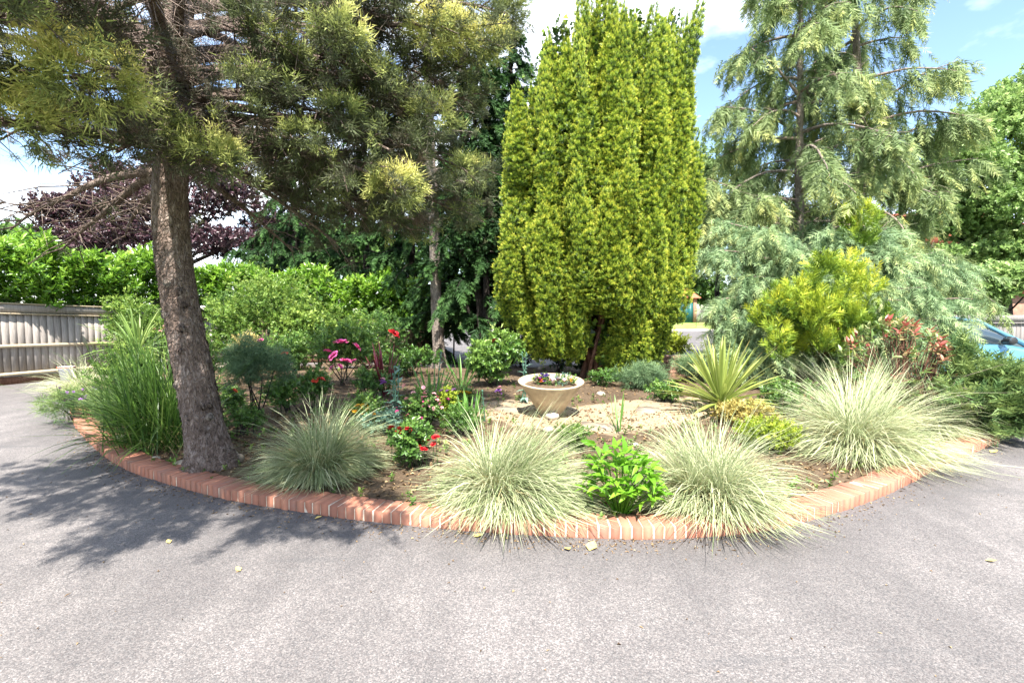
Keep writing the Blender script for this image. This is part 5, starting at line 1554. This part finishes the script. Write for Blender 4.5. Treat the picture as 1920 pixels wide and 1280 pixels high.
poppy('single young bluish poppy stalk left of the stone bowl', 906, 790, 70, .05, 14)
poppy('small bluish poppy behind the pink rose bush', 655, 690, 60, .09, 14)
for px, py, by, lab in ((934, 762, 733, 'nodding lilac flower on a thin stalk left of the stone bowl'), (716, 770, 717, 'nodding lilac flower in front of the red phormium')):
    b = G(px, py)
    th = thing('lilac_flower', lab, 'flower', b)
    t_ = at(px - 2, by - 20, b[1]); e_ = at(px + 2, by, b[1])
    a = Acc(); tube(a, [b + np.array([.02, 0, -.02]), (b + t_) / 2, t_, e_], [.004, .004, .003, .003], 5); a.build('stalk', M['rose_leaf'], th)
    for k in range(2): bloom(th, 'purple', e_ + np.array([rng.normal() * .012, -.01, rng.normal() * .012]), 7 * b[1] / FPX)
    bloom(th, 'pale', e_ + np.array([0, 0, .05]), 4.5 * b[1] / FPX)

# peony: stems and leaflets, each leaflet a part
pb = G(1163, 962)
th = thing('peony', 'bright green leafy peony between two variegated grass clumps', 'peony', pb)
ms = []
for i, (L_, w_, dr) in enumerate(((.12, .046, .35), (.10, .042, .15), (.135, .05, .5))):
    v, f, t = leaf6(L_, w_, .35, dr)
    ac = Acc(); ac.add(v, f, t + .35 + .15 * i); ms.append(ac.mesh('peony_leaflet', M['peony'], smooth_=True))
for i in range(58):
    az = i * 2.39996; f = math.sqrt((i + .5) / 40) if i < 40 else rng.uniform(.8, 1.05)
    if i >= 40: az = -math.pi * (i - 39.5) / 18
    tip = np.array([math.cos(az) * f * .25, math.sin(az) * f * .20 + .02, .07 + .42 * math.sqrt(max(0, 1 - min(1, f * .95) ** 2)) * rng.uniform(.45, 1.05) + (.18 * rng.random() if i >= 40 else 0)])
    a = Acc(); tube(a, pb + np.array([tip * 0 + np.array([tip[0] * .15, tip[1] * .15, -.02]), tip * np.array([.6, .6, .6]), tip]), [.006, .004, .003], 5); a.build('stem', M['peony'], th)
    d0 = nrm(np.array([tip[0], tip[1] - .06, .12 + .3 * (1 - f)]))
    for j in range(1, 6):
        aj = (j - 3) * .72
        Fm = frames(d0[None])[0]
        d = nrm(Fm[:, 1] * math.cos(aj) + Fm[:, 0] * math.sin(aj) + np.array([0, 0, rng.normal() * .2 + .05]))
        F2 = frames(d[None], np.array([rng.normal() * .4]))[0] * rng.uniform(.75, 1.15) * (1 - .08 * abs(j - 3))
        Mx = Matrix([[*F2[0], tip[0]], [*F2[1], tip[1]], [*F2[2], tip[2]], [0, 0, 0, 1]])
        obj('leaflet', ms[(i + j) % 3], th, Mx)

# photinia: green and red young leaves, the 300 nearest as parts
pb = G(1700, 775)
pb = np.array([at(1700, 700, 6.4)[0], 6.4, g(at(1700, 700, 6.4)[0], 6.4)])
th = thing('photinia', 'photinia bush with coppery red young leaves at right', 'shrub', pb)
v, f, t = leaf6(.105, .042, .3, .25)
lm = []
for tn in (.05, .25, .45, .62, .8, .98):
    ac = Acc(); ac.add(v, f, t + tn); lm.append(ac.mesh('photinia_leaf', M['photinia'], smooth_=True))
tips = []
for i in range(165):
    d = rand_dirs(1)[0]; d[2] = abs(d[2]) * 1.15 - .05; d[0] -= .1
    if i % 3 == 0: d[2] = rng.uniform(-.5, .2); d[1] = -abs(d[1]) if rng.random() < .75 else d[1]
    c = pb + np.array([d[0] * .74, d[1] * .5 + .1, .50 + d[2] * .72])
    tips.append((c, nrm(d + np.array([0, -.15, .55]))))
fol, st_ = Acc(), Acc()
cnt = 0
tips.sort(key=lambda q_: q_[0][1])
for c, d in tips:
    tube(st_, wig(np.linspace(pb + np.array([rng.normal() * .1, rng.normal() * .08, -.03]), c, 5), .015), np.linspace(.012, .004, 5), 5)
    hz = (c[2] - pb[2]) / 1.2
    red = rng.random() < .05 + .33 * hz
    for j in range(9):
        a_ = j * 2.4; s = j / 8
        dd_ = nrm(d * (.25 + .6 * s) + (np.array([math.cos(a_), math.sin(a_), .1]) * (1.1 - .6 * s)))
        F2 = frames(dd_[None], np.array([rng.normal() * .4]))[0] * rng.uniform(.7, 1.15)
        p_ = c + d * (s * .14 - .08)
        ti = int(np.clip((3 + 2.4 * s if red else 0.3 + 2.1 * s) + rng.normal() * .7, 0, 5))
        if cnt < 300:
            q_ = p_ - pb
            obj('leaf', lm[ti], th, Matrix([[*F2[0], q_[0]], [*F2[1], q_[1]], [*F2[2], q_[2]], [0, 0, 0, 1]]))
            cnt += 1
        else:
            fol.inst((v, f, t), F2[None], p_[None], (.05, .25, .45, .62, .8, .98)[ti])
st_.build('stems', M['bark_red'], th, kind='stuff')
fol.build('leaves', M['photinia'], th, kind='stuff')

# spreading juniper at the right edge
jb = np.array([at(1880, 760, 6.0)[0], 6.0, .06])
th = thing('spreading_juniper', 'low spreading juniper with grey branches at the right edge', 'shrub', jb)
fol, tw = Acc(), Acc()
for i in range(46):
    tx = 1775 + 210 * rng.random(); ty_ = (645 if tx < 1850 else 685) + 125 * rng.random() ** 1.2
    if tx < 1840 and ty_ > 770: continue
    e_ = at(tx, ty_, 5.3 + .9 * rng.random() + (.5 if ty_ < 700 else 0))
    e_[2] = max(e_[2], .12)
    b0 = jb + np.array([rng.normal() * .25, .25 + rng.normal() * .15, .05])
    s = np.linspace(0, 1, 7)[:, None]
    P = b0 + (e_ - b0) * s; P[:, 2] += (.18 * s * (1 - s))[:, 0]
    P = wig(P, .015)
    ac = Acc(); tube(ac, P, np.linspace(.016, .004, 7), 6, wob=.1); ac.build('limb', M['twig'], th, True)
    dead_twigs(tw, P, 4, .25, .003)
    m_ = 34
    s = rng.uniform(.3, 1.05, m_)
    bp = along(P, np.minimum(1, s)) + rng.normal(size=(m_, 3)) * .05
    bp[:, 2] = np.maximum(bp[:, 2], .06)
    tan = nrm(P[-1] - P[0])
    scatter(fol, P_FAN, bp, nrm(tan + rng.normal(size=(m_, 3)) * .45 + np.array([0, 0, -.1])), (.7, 1.2), .25 + .25 * s + rng.normal(size=m_) * .15, .7)
tw.build('dead_twigs', M['twig'], th, kind='stuff')
fol.build('foliage', M['juniper'], th, kind='stuff')

# ================================================================== BOWL, POT, STONES, CAR
bb = G(1032, 776)
kb = bb[1] / FPX
RB = 62 * kb
HB = 67 * kb
tilt = R(-6)
th = thing('stone_bowl', 'tapered cast-stone planter bowl on the sandy path, full of flowers', 'planter', bb)
a = Acc()
lathe(a, [(.002, 0), (RB * .30, 0), (RB * .33, .012), (RB * .62, HB * .48), (RB * .95, HB * .93), (RB * 1.0, HB * .985), (RB * .99, HB), (RB * .93, HB * 1.0), (RB * .90, HB * .975), (RB * .72, HB * .78), (.002, HB * .77)], bb + np.array([0, 0, -.012]), 48, -tilt)
bo = a.build('bowl', M['bowl'], th, True)
a = Acc()
lathe(a, [(.002, HB * .87), (RB * .5, HB * .875), (RB * .80, HB * .86)], bb + np.array([0, 0, -.01]), 24, -tilt)
a.build('compost', M['soil'], th, True)
def potted(name, label, px, py, kinds, n_b, size, spread, leafm='rose_leaf', nl=26):
    c = at(px, py, bb[1] - .02); zb_ = bb[2] + HB * .88
    th_ = thing(name, label, 'flower', (c[0], c[1], zb_), 'flowers in the stone bowl')
    fol = Acc(); lp, d = in_ell(nl, (c[0], c[1], zb_ + .04), (spread * 1.1, spread * 1.1, .045))
    scatter(fol, P_TINY, lp, nrm(d + np.array([0, 0, .8])), (.6, 1.0), .4 + rng.normal(size=nl) * .15)
    fol.build('leaves', M[leafm], th_, kind='stuff')
    for i in range(n_b):
        p_ = np.array([c[0] + rng.normal() * spread * .5, c[1] + rng.normal() * spread * .4 - .02, max(zb_ + .05, c[2]) + rng.normal() * .012])
        bloom(th_, kinds[i % len(kinds)], p_, size)
potted('pansy', 'purple and magenta pansies at the left of the stone bowl', 1012, 709, ('purple', 'magenta', 'purple', 'magenta'), 5, .036, .06)
potted('pansy', 'dark violet pansy at the back left of the stone bowl', 1023, 702, ('violet', 'violet'), 3, .036, .04)
potted('pansy', 'orange flower at the front left of the stone bowl', 1014, 719, ('orange',), 2, .036, .02)
potted('pansy', 'pale lilac flowers at the middle of the stone bowl', 1040, 711, ('lilac', 'pale', 'white', 'lilac'), 8, .026, .09)
potted('pansy', 'pale pink flowers right of the middle of the stone bowl', 1053, 714, ('pale', 'lilac', 'white'), 7, .024, .08, 'glauc')
potted('pansy', 'yellow flowers at the right of the stone bowl', 1069, 716, ('yellow', 'yellow', 'pale'), 6, .024, .06)

def stone(label, px, py, s, group='pale stones in the bed', mat='stone', sq=.6):
    b = G(px, py)
    r_ = s * b[1] / FPX
    ac = Acc(); n1, n2 = 7, 10
    v = []
    for i in range(n1):
        ph = math.pi * i / (n1 - 1)
        for j in range(n2):
            t_ = 2 * math.pi * j / n2
            k = r_ * (1 + rng.normal() * .10)
            v.append([b[0] + k * math.sin(ph) * math.cos(t_) * 1.15, b[1] + k * math.sin(ph) * math.sin(t_), b[2] + r_ * sq * .55 + k * math.cos(ph) * sq])
    ii = np.arange(n1 * n2).reshape(n1, n2)
    ac.add(v, np.stack([ii[:-1], np.roll(ii[:-1], -1, 1), np.roll(ii[1:], -1, 1), ii[1:]], -1).reshape(-1, 4))
    o = ac.build('stone', M[mat])
    me = o.data
    tag(o, label, 'stone', group)
stone('white stone at the front foot of the stone bowl', 1034, 784, 13)
stone('pale stone on the path in front of the stone bowl', 1028, 808, 9)
stone('rounded stone on the path right of the stone bowl', 1127, 741, 8)
stone('small stone lying behind the stone bowl', 1016, 694, 8, mat='flag')
stone('flat stone by the edging left of the leaning trunk', 343, 872, 14, sq=.45)
stone('small stone by the edging left of the flat one', 292, 862, 8)
stone('brown lumpy stone at the right foot of the leaning trunk', 436, 866, 17, mat='flag', sq=.7)
stone('pale slab-like stone showing right of the leaning trunk', 415, 690, 13, sq=.5)
stone('grey flat stone behind the edging near the lavender', 225, 822, 11, sq=.35, mat='kerbstone')
stone('pale pebble right of the peony', 1190, 835, 6)
# path slabs
for i, (px, py) in enumerate(((700, 742), (790, 735), (870, 748), (960, 768), (1120, 800), (1215, 770))):
    b = G(px, py)
    n_ = 7; an = np.sort(rng.uniform(0, 6.28, n_) * .25 + np.arange(n_) / n_ * 6.28)
    rr = rng.uniform(.14, .22, n_)
    xy = np.stack([b[0] + np.cos(an) * rr * 1.25, b[1] + np.sin(an) * rr], 1)
    ac = Acc()
    zt = np.array([float(bed_h(*q_)) for q_ in xy]) + .022
    v = [[*q_, z] for q_, z in zip(xy, zt)] + [[*q_, z - .06] for q_, z in zip(xy, zt)] + [[b[0], b[1], b[2] + .024]]
    F3 = [[k, (k + 1) % n_, 2 * n_] for k in range(n_)]
    ac.add(v, F3)
    ac.f[4].append(np.array([[k + n_, (k + 1) % n_ + n_, (k + 1) % n_, k] for k in range(n_)]))
    o = ac.build('path_slab', M['flag'])
    tag(o, ['flat path stone furthest left, beside the red phormium', 'flat path stone in front of the slim conifer', 'flat path stone behind the yellow flowers', 'flat path stone just left of the stone bowl', 'flat path stone in front and right of the stone bowl', 'flat path stone furthest right on the sandy path'][i], 'stone', 'flat stones in the path')

# white pot by the left fence
b = G(126, 712)
th = thing('white_pot', 'small white pot standing before the left fence', 'pot', b)
a = Acc(); lathe(a, [(.002, 0), (.11, 0), (.15, .26), (.165, .27), (.165, .31), (.14, .31), (.13, .26), (.002, .25)], b, 20); a.build('pot', M['white_pot'], th, True)
a = Acc(); lathe(a, [(.168, .285), (.172, .30), (.168, .315)], b, 20); a.build('rim', M['tile'], th, True)

# fallen leaves on the drive
lf = leaf6(.075, .055, .35, -.25)
for px, py, s, lab in ((1105, 1032, 1.3, 'largest pale dry leaf on the driveway below the peony'), (1062, 1026, .8, 'small dry leaf left of the large pale one on the driveway'), (889, 1006, .8, 'dry leaf on the driveway just below the middle of the edging'), (1858, 848, 1.2, 'dry leaf on the driveway near the right end of the edging'), (1848, 1050, .7, 'tiny orange leaf on the driveway at far right'), (590, 972, .7, 'dry leaf in the branch shadow below the shaded grass'), (318, 1018, .6, 'tiny dry leaf on the driveway at left'), (450, 1070, .6, 'tiny dry leaf on the open driveway left of centre')):
    p_ = hit(px, py, .004)
    ac = Acc(); ac.add(lf[0] * s, lf[1])
    az = rng.uniform(0, 6.28)
    o = obj('fallen_leaf', ac.mesh('fallen_leaf', M['dryleaf'], smooth_=True), None, Matrix.Translation((p_[0], p_[1], .006)) @ Matrix.Rotation(az, 4, 'Z'))
    tag(o, lab, 'leaf', 'dry leaves on the driveway')

# blue car at the right, front towards the right
def car(label, loc):
    th = thing('parked_car', label, 'car', loc)
    O = np.array(loc, float)
    def loft(name, secs, mat, parent, close=True):
        ac = Acc(); n1 = len(secs); n2 = len(secs[0])
        V = np.array(secs).reshape(-1, 3) + O
        ii = np.arange(n1 * n2).reshape(n1, n2)
        ac.add(V, np.stack([ii[:-1], np.roll(ii[:-1], -1, 1), np.roll(ii[1:], -1, 1), ii[1:]], -1).reshape(-1, 4))
        for e_ in (0, -1):
            c = V.reshape(n1, n2, 3)[e_].mean(0)
            ac.add(np.vstack([V.reshape(n1, n2, 3)[e_], c]), np.stack([np.arange(n2), np.roll(np.arange(n2), -1), np.full(n2, n2)], 1))
        return ac.build(name, mat, parent, True)
    def sec(x, zb, zt, w, wt):
        return [[x, -w, zb], [x, -w - .03, (zb + zt) * .5], [x, -w, zt - .08], [x, -wt, zt], [x, 0, zt + .03], [x, wt, zt], [x, w, zt - .08], [x, w + .03, (zb + zt) * .5], [x, w, zb], [x, 0, zb - .02]]
    body = loft('body', [sec(-2.0, .42, .80, .62, .55), sec(-1.9, .30, .93, .80, .70), sec(-1.2, .22, .96, .84, .76), sec(0, .20, .95, .85, .77), sec(.75, .20, .93, .85, .77), sec(1.25, .22, .86, .84, .72), sec(1.75, .26, .74, .78, .62), sec(2.0, .34, .60, .62, .45)], M['carpaint'], th)
    glz = loft('windows', [sec(-1.80, .88, 1.0, .70, .60), sec(-1.45, .90, 1.38, .73, .58), sec(-.4, .90, 1.45, .74, .58), sec(.25, .90, 1.36, .735, .56), sec(1.12, .86, .93, .70, .58)], M['glass'], th)
    loft('roof', [sec(-1.60, 1.36, 1.37, .60, .56), sec(-1.4, 1.38, 1.44, .615, .56), sec(-.4, 1.44, 1.50, .62, .57), sec(.2, 1.37, 1.43, .61, .55), sec(.34, 1.34, 1.36, .58, .53)], M['carpaint'], th)
    for sg in (-1, 1):
        for P in ([[1.14, .735, .93], [.62, .70, 1.18], [.24, .625, 1.40]], [[-.35, .77, .92], [-.38, .69, 1.2], [-.4, .62, 1.45]], [[-1.85, .70, .95], [-1.65, .66, 1.2], [-1.5, .60, 1.38]]):
            a = Acc(); tube(a, [O + np.array([p[0], sg * p[1], p[2]]) for p in P], [.045, .04, .04], 8); a.build('pillar', M['carpaint'], th, True)
        a = Acc(); tube(a, [O + np.array([.62, sg * .80, .99]), O + np.array([.60, sg * .93, 1.02]), O + np.array([.58, sg * 1.02, 1.03])], [.05, .09, .07], 10); mi = a.build('mirror', M['black'], th, True)
        a = Acc(); box(a, O + np.array([.535, sg * .95, 1.03]), (.02, .14, .10)); a.build('mirror_glass', M['glass'], mi)
        a = Acc(); box(a, O + np.array([-.15, sg * .885, .80]), (.18, .03, .035)); a.build('door_handle', M['black'], th)
        a = Acc(); tube(a, [O + np.array([1.62, sg * .66, .64]), O + np.array([1.82, sg * .60, .60])], [.12, .09], 12); a.build('headlight', M['lamp_glass'], th, True)
        for wx in (-1.25, 1.3):
            c = O + np.array([wx, sg * .78, .31])
            a = Acc()
            k = 24; an = np.arange(k) / k * 2 * math.pi
            prof = [(.17, -.09), (.29, -.10), (.31, -.06), (.31, .06), (.29, .10), (.17, .09)]
            V = np.array([[c[0] + r_ * math.cos(t_), c[1] + y_, c[2] + r_ * math.sin(t_)] for r_, y_ in prof for t_ in an])
            ii = np.arange(len(V)).reshape(len(prof), k)
            a.add(V, np.stack([ii[:-1], np.roll(ii[:-1], -1, 1), np.roll(ii[1:], -1, 1), ii[1:]], -1).reshape(-1, 4))
            wh = a.build('wheel', M['rubber'], th, True)
            a = Acc(); tube(a, [c + np.array([0, sg * .02, 0]), c + np.array([0, sg * .085, 0])], [.18, .16], 20); a.build('rim', M['alloy'], wh, True)
cl = at(1880, 644, 9.0)
car('blue hatchback parked behind the juniper at the right edge', (cl[0] - .45, 9.0 + .95, 0))
